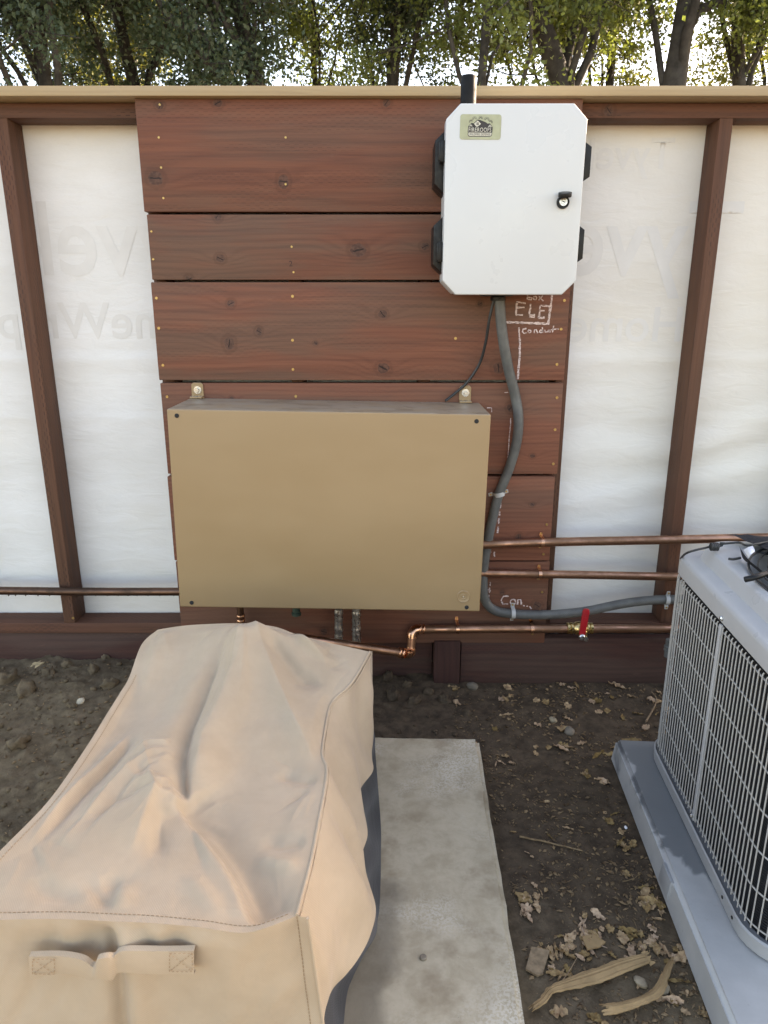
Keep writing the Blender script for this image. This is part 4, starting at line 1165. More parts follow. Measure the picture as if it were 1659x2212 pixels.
put('hook_rod', tube(catmull([lp(1609, 1252, z0 + 0.008), lp(1630, 1247, z0 + 0.016), lp(1662, 1236, z0 + 0.02)], 5), 0.0062, 10), M['black'], bung)
put('cord_loop', tube(catmull([lp(1574, 1207, z0 + 0.004), lp(1584, 1208, z0 + 0.005), lp(1600, 1205, z0 + 0.008)], 5), 0.0030, 8), M['cable'], bung)
wc = [[lp(1606, 1188, z0 + 0.026), lp(1614, 1183, z0 + 0.036), lp(1626, 1179, z0 + 0.038)], [lp(1611, 1196, z0 + 0.030), lp(1619, 1190, z0 + 0.042), lp(1629, 1185, z0 + 0.042)], [lp(1618, 1206, z0 + 0.026), lp(1622, 1198, z0 + 0.038), lp(1631, 1191, z0 + 0.040)]]
tag(put('white_rag', grid_mesh([catmull(r_, 4) for r_ in wc]), M['white_cloth']), 'scrap of white cloth poking out by the black mesh', 'cloth')

# ---------------------------------------------------------------- fabric cover
def samp(curve, n):
    """resample a polyline to n points by length"""
    L = [0.0]
    for a, b in zip(curve[:-1], curve[1:]): L.append(L[-1] + (b - a).length)
    out, k = [], 0
    for i in range(n):
        s = L[-1] * i / (n - 1)
        while k < len(L) - 2 and L[k + 1] < s: k += 1
        seg = L[k + 1] - L[k]
        out.append(curve[k].lerp(curve[k + 1], 0 if seg < 1e-9 else (s - L[k]) / seg))
    return out
def ctrl(pts): return catmull([at(a, b, Z=z) for a, b, z in pts], 10)
NU, NV = 150, 190
back = catmull([at(341, 1360, Y=1.60), at(385, 1353, Y=1.615), at(430, 1349, Y=1.62), at(515, 1346.5, Y=1.62), at(590, 1353, Y=1.62), at(640, 1370, Y=1.61), at(700, 1386, Y=1.605), at(760, 1399, Y=1.60), at(799, 1408, Y=1.595)], 10)
left = [at(341, 1360, Y=1.60)] + [at(a, b, Z=z) for a, b, z in [(306, 1392, 0.462), (279, 1463, 0.440), (259, 1497, 0.436), (232, 1540, 0.430), (188, 1611, 0.425), (107, 1727, 0.420), (0, 1838, 0.418), (-118, 1962, 0.415), (-150, 1992, 0.415)]]
left = catmull(left, 10)
right = catmull([at(799, 1408, Y=1.595)] + [at(a, b, Z=z) for a, b, z in [(762, 1472, 0.405), (726, 1507, 0.395), (711, 1531, 0.390), (701, 1583, 0.385), (696, 1630, 0.385), (706, 1662, 0.387), (700, 1714, 0.390), (687, 1781, 0.395), (672, 1860, 0.398), (653, 1932, 0.402), (641, 1978, 0.410)]], 10)
front = catmull([at(a, b, Z=z) for a, b, z in [(-150, 1992, 0.415), (-60, 1988, 0.415), (0, 1987, 0.415), (120, 1985, 0.416), (235, 1990, 0.416), (330, 1994, 0.415), (430, 2003, 0.413), (520, 2015, 0.408), (578, 2003, 0.410), (641, 1978, 0.410)]], 10)
Bk, Fr = samp(back, NU), samp(front, NU)
Lf, Rt = samp(left, NV), samp(right, NV)
def fold(P, pts, amp, wl, wr, z=0.41, ta=0.15, tb=0.2, soft=True):
    """raise (amp > 0) or sink a fold along a polyline; wl / wr = width on its left and right"""
    C = np.array([at(a, b, Z=z).to_tuple() for a, b in pts])[:, :2]
    seg = C[1:] - C[:-1]
    sl_ = np.linalg.norm(seg, axis=1); cum = np.concatenate([[0], np.cumsum(sl_)])
    X = P[..., 0]; Y = P[..., 1]
    best = np.full(X.shape, 1e9); sd_ = np.zeros_like(best); tt = np.zeros_like(best)
    for k in range(len(seg)):
        dx, dy = X - C[k, 0], Y - C[k, 1]
        t = np.clip((dx * seg[k, 0] + dy * seg[k, 1]) / sl_[k] ** 2, 0, 1)
        ex, ey = dx - t * seg[k, 0], dy - t * seg[k, 1]
        d = np.hypot(ex, ey)
        sg = np.sign(seg[k, 0] * dy - seg[k, 1] * dx)
        mk_ = d < best
        best[mk_] = d[mk_]; sd_[mk_] = sg[mk_]; tt[mk_] = ((cum[k] + t * sl_[k]) / cum[-1])[mk_]
    wdt = np.where(sd_ > 0, wl, wr)
    q = best / wdt
    prof = np.exp(-q * q) if soft else np.exp(-q)
    e = np.clip(tt / ta, 0, 1) * np.clip((1 - tt) / tb, 0, 1) if ta > 0 else np.clip((1 - tt) / tb, 0, 1)
    e = e * e * (3 - 2 * e)
    P[..., 2] += 1.7 * amp * prof * e
G = np.zeros((NV, NU, 3))
for i in range(NV):
    v = i / (NV - 1)
    for j in range(NU):
        u = j / (NU - 1)
        p = (Bk[j] * (1 - v) + Fr[j] * v) + (Lf[i] * (1 - u) + Rt[i] * u) - (Bk[0] * (1 - u) * (1 - v) + Bk[-1] * u * (1 - v) + Fr[0] * (1 - u) * v + Fr[-1] * u * v)
        G[i, j] = p
U, Vv = np.meshgrid(np.linspace(0, 1, NU), np.linspace(0, 1, NV))
edge = np.clip(np.minimum.reduce([U, 1 - U, Vv, 1 - Vv]) / 0.06, 0, 1)
edge = edge * edge * (3 - 2 * edge)
D = G.copy()
# broad shape: the cloth rides high on the machine towards the back, hollow in front of it
D[..., 2] += 0.016 * np.exp(-((U - 0.42) / 0.26) ** 2 - ((Vv - 0.10) / 0.16) ** 2)
D[..., 2] -= 0.026 * np.exp(-((U - 0.62) / 0.22) ** 2 - ((Vv - 0.62) / 0.20) ** 2)
D[..., 2] -= 0.018 * np.exp(-((U - 0.10) / 0.12) ** 2 - ((Vv - 0.45) / 0.30) ** 2)
D[..., 2] += 0.012 * np.exp(-((U - 0.30) / 0.20) ** 2 - ((Vv - 0.62) / 0.14) ** 2)
# crest running right from the peak, sharp on the near side
fold(D, [(535, 1390), (575, 1394), (615, 1404), (660, 1428), (700, 1441), (735, 1437)], 0.018, 0.060, 0.010, ta=0.15, tb=0.35, soft=False)
fold(D, [(575, 1425), (640, 1468), (700, 1488)], -0.014, 0.020, 0.040, ta=0.2, tb=0.3)
# ridge from the peak to the right seam
fold(D, [(535, 1370), (550, 1410), (575, 1455), (605, 1505), (640, 1565), (694, 1640)], 0.019, 0.055, 0.045, ta=0.3, tb=0.25, soft=False)
# crease left of it, with the cloth bulging over it from the right
fold(D, [(505, 1425), (480, 1460), (447, 1520), (415, 1580), (399, 1640), (397, 1690), (402, 1738)], -0.010, 0.0065, 0.024, ta=0.25, tb=0.10)
fold(D, [(528, 1420), (508, 1480), (475, 1545), (440, 1605), (428, 1670), (438, 1720)], 0.013, 0.045, 0.018, ta=0.1, tb=0.2)
# hollow meeting point and long soft crease to the front edge
fold(D, [(385, 1730), (403, 1742), (440, 1785), (485, 1840), (515, 1890), (540, 1945), (562, 2000)], -0.013, 0.055, 0.008, ta=0.05, tb=0.05)
fold(D, [(425, 1760), (470, 1815), (505, 1865), (530, 1915), (555, 1980)], 0.005, 0.010, 0.030, ta=0.2, tb=0.2)
# little tent with its own ridges
fold(D, [(322, 1690), (336, 1712), (345, 1730), (372, 1728), (398, 1740)], 0.010, 0.012, 0.016, ta=0.1, tb=0.2, soft=False)
fold(D, [(341, 1722), (322, 1762), (300, 1812), (276, 1860)], 0.009, 0.008, 0.030, ta=0.05, tb=0.5, soft=False)
fold(D, [(360, 1745), (345, 1790), (330, 1840), (310, 1880)], -0.005, 0.030, 0.010, ta=0.1, tb=0.5)
fold(D, [(341, 1712), (360, 1700), (385, 1722)], 0.006, 0.010, 0.012)
# pleats fanning to the left
fold(D, [(282, 1582), (255, 1620), (215, 1660), (180, 1692), (140, 1735), (95, 1790), (45, 1850)], 0.0065, 0.006, 0.016, ta=0.2, tb=0.35, soft=False)
fold(D, [(290, 1588), (262, 1630), (222, 1670), (188, 1702), (148, 1746), (105, 1800), (60, 1858)], -0.0065, 0.012, 0.006, ta=0.2, tb=0.35)
fold(D, [(385, 1630), (330, 1640), (280, 1672), (235, 1712), (190, 1765), (140, 1820), (90, 1870)], 0.0055, 0.014, 0.006, ta=0.25, tb=0.4, soft=False)
fold(D, [(392, 1648), (345, 1655), (296, 1690), (250, 1732), (205, 1782), (160, 1835)], -0.004, 0.006, 0.016, ta=0.25, tb=0.4)
fold(D, [(372, 1618), (320, 1622), (285, 1640)], 0.004, 0.006, 0.008)
fold(D, [(380, 1640), (320, 1668), (300, 1680)], 0.003, 0.005, 0.007)
fold(D, [(330, 1700), (270, 1730), (200, 1765), (120, 1812)], -0.004, 0.016, 0.010, ta=0.2, tb=0.5)
fold(D, [(445, 1400), (405, 1470), (350, 1545), (310, 1610)], -0.007, 0.030, 0.030, ta=0.3, tb=0.3)
fold(D, [(390, 1385), (340, 1450), (300, 1530)], 0.006, 0.025, 0.02, ta=0.3, tb=0.3)
fold(D, [(330, 1385), (320, 1420), (300, 1450)], -0.006, 0.012, 0.012)
# short creases near the seams
for pts, am in (([(60, 1900), (110, 1935), (180, 1955)], -0.004), ([(560, 1790), (610, 1805), (672, 1800)], -0.005), ([(545, 1825), (600, 1850), (660, 1860)], 0.005), ([(600, 1640), (640, 1660), (690, 1668)], -0.006), ([(240, 1890), (232, 1940), (228, 1985)], -0.006), ([(265, 1900), (262, 1945), (258, 1985)], 0.004), ([(400, 1880), (450, 1940), (490, 2000)], 0.004)):
    fold(D, pts, am, 0.016, 0.016, ta=0.3, tb=0.3)
rf_ = random.Random(33)
for (ox, oy, a0, a1, n_, ln) in ((540, 1395, 60, 165, 9, 150), (345, 1722, 80, 250, 10, 130), (400, 1740, -40, 80, 7, 150), (705, 1660, 120, 240, 7, 120), (330, 1370, 40, 110, 5, 90), (610, 1990, 190, 290, 8, 140), (240, 1990, 230, 310, 7, 110), (60, 1800, 20, 120, 6, 120), (770, 1430, 120, 190, 5, 90)):
    for _ in range(n_):
        a = R(rf_.uniform(a0, a1)); st = rf_.uniform(10, 50); L_2 = ln * rf_.uniform(0.4, 1.0); bend = rf_.uniform(-0.25, 0.25)
        pts = [(ox + (st + L_2 * t) * math.cos(a + bend * t), oy + (st + L_2 * t) * math.sin(a + bend * t)) for t in (0, 0.33, 0.66, 1)]
        w0 = rf_.uniform(0.0045, 0.009)
        fold(D, pts, rf_.choice((-1, 1)) * rf_.uniform(0.0010, 0.0027), w0, w0 * rf_.uniform(1, 2.5), ta=0.3, tb=0.5, soft=False)
nzv = np.zeros((NV, NU))
for i in range(NV):
    for j in range(NU):
        p = Vector((G[i, j, 0], G[i, j, 1], 0))
        nzv[i, j] = noise.fractal(p * 9, 1.0, 2.0, 3) * 0.0030
D[..., 2] += nzv
T = G * (1 - edge[..., None]) + D * edge[..., None]
cov = empty('machine_cover', (-0.33, 1.2, 0.05), 'rumpled tan fabric cover with dark hem standing on the concrete slab', 'cover')
def toV(A): return [[Vector(p) for p in row] for row in A]
put('top_panel', grid_mesh(toV(T), 180), M['canvas'], cov)
# right-hand side panel: seam to hem, with vertical folds
hem_px = [(800, 1600), (804, 1640), (805, 1667), (778, 1707), (786, 1750), (794, 1802), (781, 1854), (797, 1906), (812, 1964), (800, 2020), (776, 2068), (748, 2105), (719, 2136), (704, 2175), (699, 2215)]
hem = catmull([at(a, b, Z=0.205) for a, b in hem_px], 8)
foot_px = [(806, 1560), (812, 1640), (819, 1729), (823, 1790), (823, 1844), (822, 1910), (818, 1974), (806, 2025), (786, 2063), (765, 2105), (750, 2146), (742, 2215), (735, 2290)]
foot = catmull([at(a, b, Z=0.052) for a, b in foot_px], 8)
ncor = at(665, 1982, Z=0.415)
NS = 170
seam = samp(right + [ncor], NS)
he, fo = samp(hem, NS), samp(foot, NS)
NW = 44
P = []
for i in range(NW):
    w_ = i / (NW - 1)
    row = []
    for j in range(NS):
        s = j / (NS - 1)
        p = seam[j].lerp(he[j], w_)
        belly = math.sin(w_ * math.pi) ** 0.8
        ph = 6.2832 * (s * 4.3 + 0.35 * noise.noise(Vector((s * 3, w_, 0))))
        out = belly * (0.005 + 0.016 * math.sin(ph) * (0.4 + 0.6 * w_) + 0.006 * noise.noise(Vector((s * 7, w_ * 3, 4))))
        out += 0.012 * math.exp(-((s - 0.90) / 0.07) ** 2) * belly - 0.010 * math.exp(-((s - 0.12) / 0.08) ** 2) * belly
        out *= (1 - sstep(0.95, 1.0, s)) * sstep(0.0, 0.03, s)
        row.append(p + Vector((out, 0, out * 0.25)))
    P.append(row)
side = put('side_panel', grid_mesh(P, 180), M['canvas'], cov)
P = []
for i in range(12):
    w_ = i / 11
    P.append([he[j].lerp(fo[j], w_) + Vector((-0.004 * math.sin(w_ * math.pi) + 0.010 * math.sin(w_ * math.pi) * math.sin(j * 0.16), 0, 0.0)) for j in range(NS)])
tag(put('hem_skirt', grid_mesh(P, 180), M['canvas_dark'], cov), 'charcoal hem band')
# front panel with a vertical fold, down to a dark hem
NFZ = 46
fr2 = samp(front + [ncor], 200)
eN = at(699, 2215, Z=0.205)
P = []
for i in range(NFZ):
    w_ = i / (NFZ - 1)
    row = []
    for j in range(200):
        u = j / 199
        a = fr2[j]
        lo_ = Vector((fr2[0].x * (1 - u) + (eN.x) * u - 0.01 * (1 - u), 0.775 + (eN.y - 0.775) * u, 0.205))
        p = a.lerp(lo_, w_)
        xx = p.x
        k = sstep(0, 0.15, w_)
        fx = -0.385 + 0.004 * math.sin(w_ * 3)
        d = -0.016 * k * math.exp(-((xx - fx) / 0.012) ** 2) + 0.012 * k * math.exp(-((xx - fx - 0.028) / 0.018) ** 2)
        d += k * (0.010 * noise.noise(Vector((xx * 9, w_ * 1.6, 3))) + 0.004 * noise.noise(Vector((xx * 30 + w_ * 3, w_ * 3, 5))))
        d += 0.006 * (1 - sstep(0.0, 0.5, w_)) * sstep(0.0, 0.08, w_) * math.sin(xx * 95 + 2 * noise.noise(Vector((xx * 12, 0, 0)))) * math.exp(-((xx + 0.36) / 0.10) ** 2)
        d += 0.010 * k * math.exp(-((xx + 0.24) / 0.05) ** 2) * (1 - w_ * 0.5)
        row.append(p + Vector((0, -d * (1 - sstep(0.93, 1.0, u)), 0)))
    P.append(row)
frontP = P
put('front_panel', grid_mesh(P, 180), M['canvas'], cov)
low = P[-1]
put('hem_skirt', grid_mesh([low, [Vector((p.x, p.y - 0.004, 0.052)) for p in low]], 180), M['canvas_dark'], cov)
# hidden left and back panels close the cover
lpt = [Vector(T[i, 0]) for i in range(0, NV, 3)]
def drop(pts, off, n=10): return [[p + (Vector(off) * (k / (n - 1))) - Vector((0, 0, (p.z - 0.052) * k / (n - 1))) for p in pts] for k in range(n)]
put('side_panel', grid_mesh(drop(lpt, (-0.02, 0, 0)), 180), M['canvas'], cov)
bpt = [Vector(T[0, j]) for j in range(0, NU, 3)] + [Vector(T[0, NU - 1])]
dn = drop(bpt, (0.0, 0.03, 0))
put('back_panel', grid_mesh(dn, 180), M['canvas'], cov)
# far right corner strip between back panel and side panel
cr = [row[-1] for row in dn]
sd0 = [seam[0].lerp(he[0], k / 5) for k in range(6)] + [he[0].lerp(fo[0], k / 4) for k in range(1, 5)]
put('corner_gore', grid_mesh([cr, [a.lerp(b, 0.5) + Vector((0.006, 0.004, 0)) for a, b in zip(cr, sd0)], sd0], 180), M['canvas'], cov)
# piping along seams
put('piping', tube(samp(right, 120), 0.0030, 8), M['canvas'], cov)
put('piping', tube([p + Vector((0.004, 0, -0.006)) for p in samp(right, 120)], 0.0017, 6), M['canvas'], cov)
put('piping', tube([row[-1] + Vector((0.0, -0.001, 0)) for row in frontP], 0.0022, 8), M['canvas'], cov)
def stitches(path, step, ln, r, mat, name, parent, lift):
    L = samp(path, int(sum((b - a).length for a, b in zip(path[:-1], path[1:])) / step))
    put(name, tubes([([p + lift, p + lift + (q - p).normalized() * ln], r, 4) for p, q in zip(L[:-1], L[1:])]), mat, parent)
st_front = [Vector(T[NV - 4, j]) for j in range(3, NU - 4)]
stitches(st_front, 0.0065, 0.0042, 0.0007, M['thread'], 'stitching', cov, Vector((0, 0, 0.0006)))
st_left = [Vector(T[i, 4]) for i in range(40, NV - 3)]
stitches(st_left, 0.0065, 0.0042, 0.0006, M['thread'], 'stitching', cov, Vector((0, 0, 0.0008)))
stitches([row[-8] for row in frontP], 0.0065, 0.0042, 0.0006, M['thread'], 'stitching', cov, Vector((0, -0.001, 0)))
# webbing handle
YH = min(p.y for p in frontP[12]) - 0.004
top_c = [(120, 1428), (230, 1425), (300, 1432), (350, 1446), (388, 1472), (402, 1442), (440, 1432), (468, 1432), (485, 1414), (520, 1404), (600, 1404), (700, 1405), (805, 1402)]
bot_c = [(125, 1525), (230, 1500), (300, 1502), (340, 1512), (375, 1526), (405, 1520), (440, 1524), (468, 1524), (485, 1498), (520, 1494), (600, 1500), (700, 1500), (806, 1500)]
out_c = [0.002, 0.002, 0.004, 0.006, 0.009, 0.014, 0.013, 0.009, 0.005, 0.005, 0.004, 0.002, 0.002]
def h6(c, o): return at(c[0] * 0.5208, 1323.1 + c[1] * 0.5208, Y=YH - o)
tp = catmull([h6(c, o) for c, o in zip(top_c, out_c)], 5)
bt = catmull([h6(c, o) for c, o in zip(bot_c, out_c)], 5)
rows = [[a.lerp(b, k / 6) + Vector((0, -0.0016 * math.sin(math.pi * k / 6), 0)) for a, b in zip(tp, bt)] for k in range(7)]
rows = [[p + Vector((0, 0.008, 0.001)) for p in rows[0]]] + rows + [[p + Vector((0, 0.008, -0.001)) for p in rows[-1]]]
hd = put('handle_strap', grid_mesh(rows, 60), M['canvas'], cov)
for x0_, x1_, ya_, yb_ in ((135, 226, 1438, 1500), (703, 797, 1414, 1490)):
    q = [h6(c, 0.0055) for c in ((x0_, ya_), (x1_, ya_), (x1_, yb_), (x0_, yb_))]
    for pa, pb in ((0, 1), (1, 2), (2, 3), (3, 0), (0, 2), (1, 3)):
        stitches([q[pa], q[pb]], 0.0048, 0.0032, 0.0006, M['thread'], 'stitching', hd, Vector((0, 0, 0)))

# ---------------------------------------------------------------- litter on the soil
def leaf_mesh(L, W, curl, seed):
    r = random.Random(seed)
    P = []
    n, m = 9, 4
    tw = r.uniform(-0.8, 0.8)
    for i in range(n + 1):
        t = i / n
        w_ = W * math.sin(math.pi * min(0.98, t * 0.94 + 0.04)) ** 0.7 * r.uniform(0.6, 1.25)
        row = []
        for j in range(m + 1):
            s = (j / m - 0.5)
            z = curl * L * (abs(s) ** 1.4 * 1.6 + 0.6 * math.sin(t * 3 + tw) * t) + r.uniform(-.0028, .0028)
            row.append((L * (t - 0.5), s * w_ + tw * s * s * 0.004, z + tw * s * L * 0.25 * t))
        P.append(row)
    me = grid_mesh(P, 180)
    return me
leafs = [leaf_mesh(0.030, 0.017, 0.10, 1), leaf_mesh(0.036, 0.014, 0.14, 2), leaf_mesh(0.022, 0.018, 0.07, 3), leaf_mesh(0.040, 0.009, 0.05, 4), leaf_mesh(0.028, 0.020, 0.16, 5), leaf_mesh(0.020, 0.013, 0.08, 6), leaf_mesh(0.034, 0.007, 0.03, 7), leaf_mesh(0.018, 0.015, 0.05, 8)]
rl = random.Random(21)
def strew(n, xr_, yr_, label, scr=(0.6, 1.2), dens=None):
    k = 0
    while k < n:
        x, y = rl.uniform(*xr_), rl.uniform(*yr_)
        if dens and rl.random() > dens(x, y): continue
        if x < 0.30 and x > -0.75 and y < 1.83: continue
        if x > 0.60 and y < 1.745: continue
        o = put('dry_leaf', rl.choice(leafs), M['dry_leaf'], None, (x, y, ground_z(x, y) + 0.003), (rl.uniform(-.2, .2), rl.uniform(-.2, .2), rl.uniform(0, 6.28)), [rl.uniform(*scr) ** 1.3 * 0.95] * 3)
        tag(o, label, 'leaf', 'dry leaves on the soil')
        k += 1
def dn_fence(x, y): return 0.25 + 0.75 * sstep(0.25, 0.5, x) * (0.5 + 0.5 * noise.noise(Vector((x * 5, y * 7, 1))) + 0.4)
strew(62, (0.22, 0.98), (1.74, 2.17), 'curled tan dry leaf on damp soil along the foot of the fence', (0.85, 1.6), dn_fence)
strew(12, (0.30, 0.46), (1.2, 1.75), 'small dry leaf on soil close to the slab edge', (0.5, 0.95))
strew(20, (0.55, 0.635), (1.05, 1.72), 'dry leaf caught on soil against the grey pad', (0.7, 1.3))
strew(60, (0.27, 0.60), (0.86, 1.16), 'pale broken dry leaf in the litter near the bark strips', (0.55, 1.2), lambda x, y: 0.3 + 0.7 * (noise.noise(Vector((x * 12, y * 12, 3))) > -0.05))
for k_, (px_, py_) in enumerate(((1290, 1998), (1385, 2030), (1195, 2078), (1130, 1960), (1410, 1935), (1250, 2045))):
    c_ = at(px_, py_, Z=0.0)
    strew(11, (c_.x - 0.035, c_.x + 0.035), (c_.y - 0.03, c_.y + 0.03), 'pale broken dry leaf in the litter near the bark strips', (0.7, 1.3))
strew(16, (-1.5, -0.75), (1.2, 2.1), 'tiny dry leaf scrap on the dug soil left of the cover', (0.25, 0.5))
# crumbs of bark and grit, too many to count
def crumbs():
    V, F = [], []
    r = random.Random(5)
    n = 0
    while n < 9000:
        if r.random() < 0.72: x, y = r.uniform(0.22, 1.0), 0.85 + 1.33 * r.random() ** 1.9
        else: x, y = r.uniform(-1.6, -0.3), r.uniform(0.9, 2.2)
        if x < 0.28 and x > -0.75 and y < 1.82: continue
        if x > 0.62 and y < 1.74: continue
        if noise.noise(Vector((x * 8, y * 8, 7))) < r.uniform(-0.45, 0.5): continue
        s = 0.0010 + 0.0048 * r.random() ** 3
        z = ground_z(x, y) + s * 0.35
        a = r.uniform(0, 6.28); e = r.uniform(0.3, 1.0)
        b = len(V)
        ca, sa = math.cos(a), math.sin(a)
        for (u, v, w_) in ((1.6, 0, 0), (0, e, 0.3), (-1.4, 0.1, 0), (0.1, -e, 0.2), (0, 0, 0.9 * e), (0, 0, -0.6)):
            V.append((x + s * (u * ca - v * sa), y + s * (u * sa + v * ca), z + s * w_))
        F += [(b, b + 1, b + 4), (b + 1, b + 2, b + 4), (b + 2, b + 3, b + 4), (b + 3, b, b + 4), (b + 1, b, b + 5), (b + 2, b + 1, b + 5), (b + 3, b + 2, b + 5), (b, b + 3, b + 5)]
        n += 1
    tag(put('bark_crumbs', mk(V, F), M['crumb']), 'tiny bark crumbs and grit strewn over the soil', 'grit', kind='stuff')
crumbs()
def lump(rad, seed, rough=0.35, sub=3, flat=0.75, fr=1.6):
    bm = bmesh.new()
    bmesh.ops.create_icosphere(bm, subdivisions=sub, radius=1.0)
    o = Vector((seed * 3.1, seed * 1.7, seed))
    for v in bm.verts:
        n = noise.fractal(v.co * fr + o, 1.0, 2.0, 4)
        v.co *= 1 + rough * n
        v.co.z *= flat
        v.co *= rad
    return from_bm(bm, 180)
# clods, each a thing
clods = [lump(0.03, k, 0.5, 3, 0.7, 1.9) for k in range(5)]
CL = [(20, 1492, 1.2, 'large brown soil clod at the left picture edge below the kick board'),
      (60, 1515, 1.25, 'largest brown soil clod, just right of the one at the left picture edge'),
      (105, 1478, 0.8, 'brown soil clod just below the yellow foam lump'),
      (150, 1462, 0.7, 'soil clod against the kick board, halfway from the foam lump to the cover'),
      (205, 1470, 0.8, 'soil clod a little below the kick board, second from the cover'),
      (232, 1442, 0.6, 'small soil clod touching the kick board next to the cover'),
      (240, 1500, 0.9, 'brown soil clod closest to the far corner of the cover'),
      (40, 1620, 1.0, 'lone brown soil clod at mid height by the left picture edge'),
      (20, 1795, 0.6, 'small soil clod at the left picture edge just above the cover'),
      (160, 1545, 0.5, 'small soil clod just left of the cream pebble')]
for k, (px, py, s, lab) in enumerate(CL):
    p = at(px, py, Z=0.03)
    o = put('soil_clod', clods[k % 5], M['soil'], None, (p.x, p.y, ground_z(p.x, p.y)), (rl.uniform(0, 3), rl.uniform(0, 3), rl.uniform(0, 6)), [s] * 3)
    tag(o, lab, 'soil clod', 'soil clods left of the cover')
for k, (px, py, s) in enumerate(((838, 1462, 0.7), (850, 1498, 0.95), (880, 1475, 0.6), (895, 1508, 0.8), (925, 1490, 0.6), (960, 1505, 0.7), (1010, 1535, 0.55))):
    p = at(px, py, Z=0.01)
    o = put('soil_clod', clods[k % 5], M['soil'], None, (p.x, p.y, ground_z(p.x, p.y) + 0.003 * s), (rl.uniform(0, 3), rl.uniform(0, 3), rl.uniform(0, 6)), [s] * 3)
    tag(o, 'dark soil clod behind the slab, ' + ('first', 'second', 'third', 'fourth', 'fifth', 'sixth', 'seventh')[k] + ' counting right from the cover', 'soil clod', 'dark soil clods behind the slab')
def small_clods():
    V, F = [], []
    r = random.Random(9)
    base = [lump(1.0, 20 + k, 0.5, 1, 0.8, 1.8) for k in range(4)]
    n = 0
    while n < 700:
        if r.random() < 0.85: x, y = r.uniform(-1.65, -0.55), r.uniform(1.0, 2.2)
        else: x, y = r.uniform(-0.5, 0.25), r.uniform(1.84, 2.2)
        if noise.noise(Vector((x * 4, y * 4, 2))) < r.uniform(-0.3, 0.45): continue
        s = 0.002 + 0.009 * r.random() ** 3
        me = r.choice(base)
        b = len(V)
        z = ground_z(x, y) + s * 0.25
        a = r.uniform(0, 6.28)
        for v in me.vertices:
            q = v.co
            V.append((x + s * (q.x * math.cos(a) - q.y * math.sin(a)), y + s * (q.x * math.sin(a) + q.y * math.cos(a)), z + s * q.z))
        F += [tuple(b + i for i in p.vertices) for p in me.polygons]
        n += 1
    tag(put('soil_crumbs', mk(V, F, 180), M['soil']), 'loose crumbs of dug soil', 'soil', kind='stuff')
small_clods()
def stone(px, py, rad, label, mat, z=0.0, cat='stone', flat=0.7):
    p = at(px, py, Z=z)
    o = put('stone', lump(rad, px % 7 + 1, 0.22, 3, flat, 0.9), mat, None, (p.x, p.y, ground_z(p.x, p.y) + rad * 0.35), (rl.uniform(-.4, .4), rl.uniform(-.4, .4), rl.uniform(0, 6)))
    tag(o, label, cat)
stone(176, 1530, 0.0125, 'pale cream pebble on the dug soil left of the cover', plain('cream stone', (0.52, 0.45, 0.33), 0.7, 0, 0.1, 40), 0.04)
stone(1432, 2133, 0.0125, 'grey beige stone half sunk beside the curved bark strip', M['stone'])
stone(1385, 2118, 0.0135, 'flat grey stone between the two bark strips', M['stone'], flat=0.5)
stone(1020, 1485, 0.020, 'dusty brown rock at the foot of the fence post', plain('brown rock', (0.15, 0.125, 0.095), 0.9, 0, 0.25, 30, 0.6), 0.0)
stone(1230, 1580, 0.016, 'brown stone lying in the leaf litter behind the dark soil', plain('brown stone', (0.20, 0.165, 0.125), 0.9, 0, 0.25, 30, 0.6))
stone(1195, 1555, 0.012, 'pale stone beside a brown stone in the leaf litter', M['stone'])
stone(1352, 1785, 0.0042, 'tiny bright white chip on the dark soil', plain('white chip', (0.8, 0.8, 0.8), 0.6), flat=0.4)
p = at(78, 1438, Y=2.19)
o = put('wood_fungus_lump', lump(0.024, 11, 0.5, 3, 0.75, 2.4), plain('foam lump', (0.42, 0.31, 0.17), 0.9, 0, 0.3, 90, 0.9, 160), None, (p.x, 2.19, p.z - 0.004), (0, R(-25), 0), (1.3, 0.8, 0.8))
o.name = 'foam_lump'
tag(o, 'crusty yellow lump of foam against the kick board at the left', 'foam')
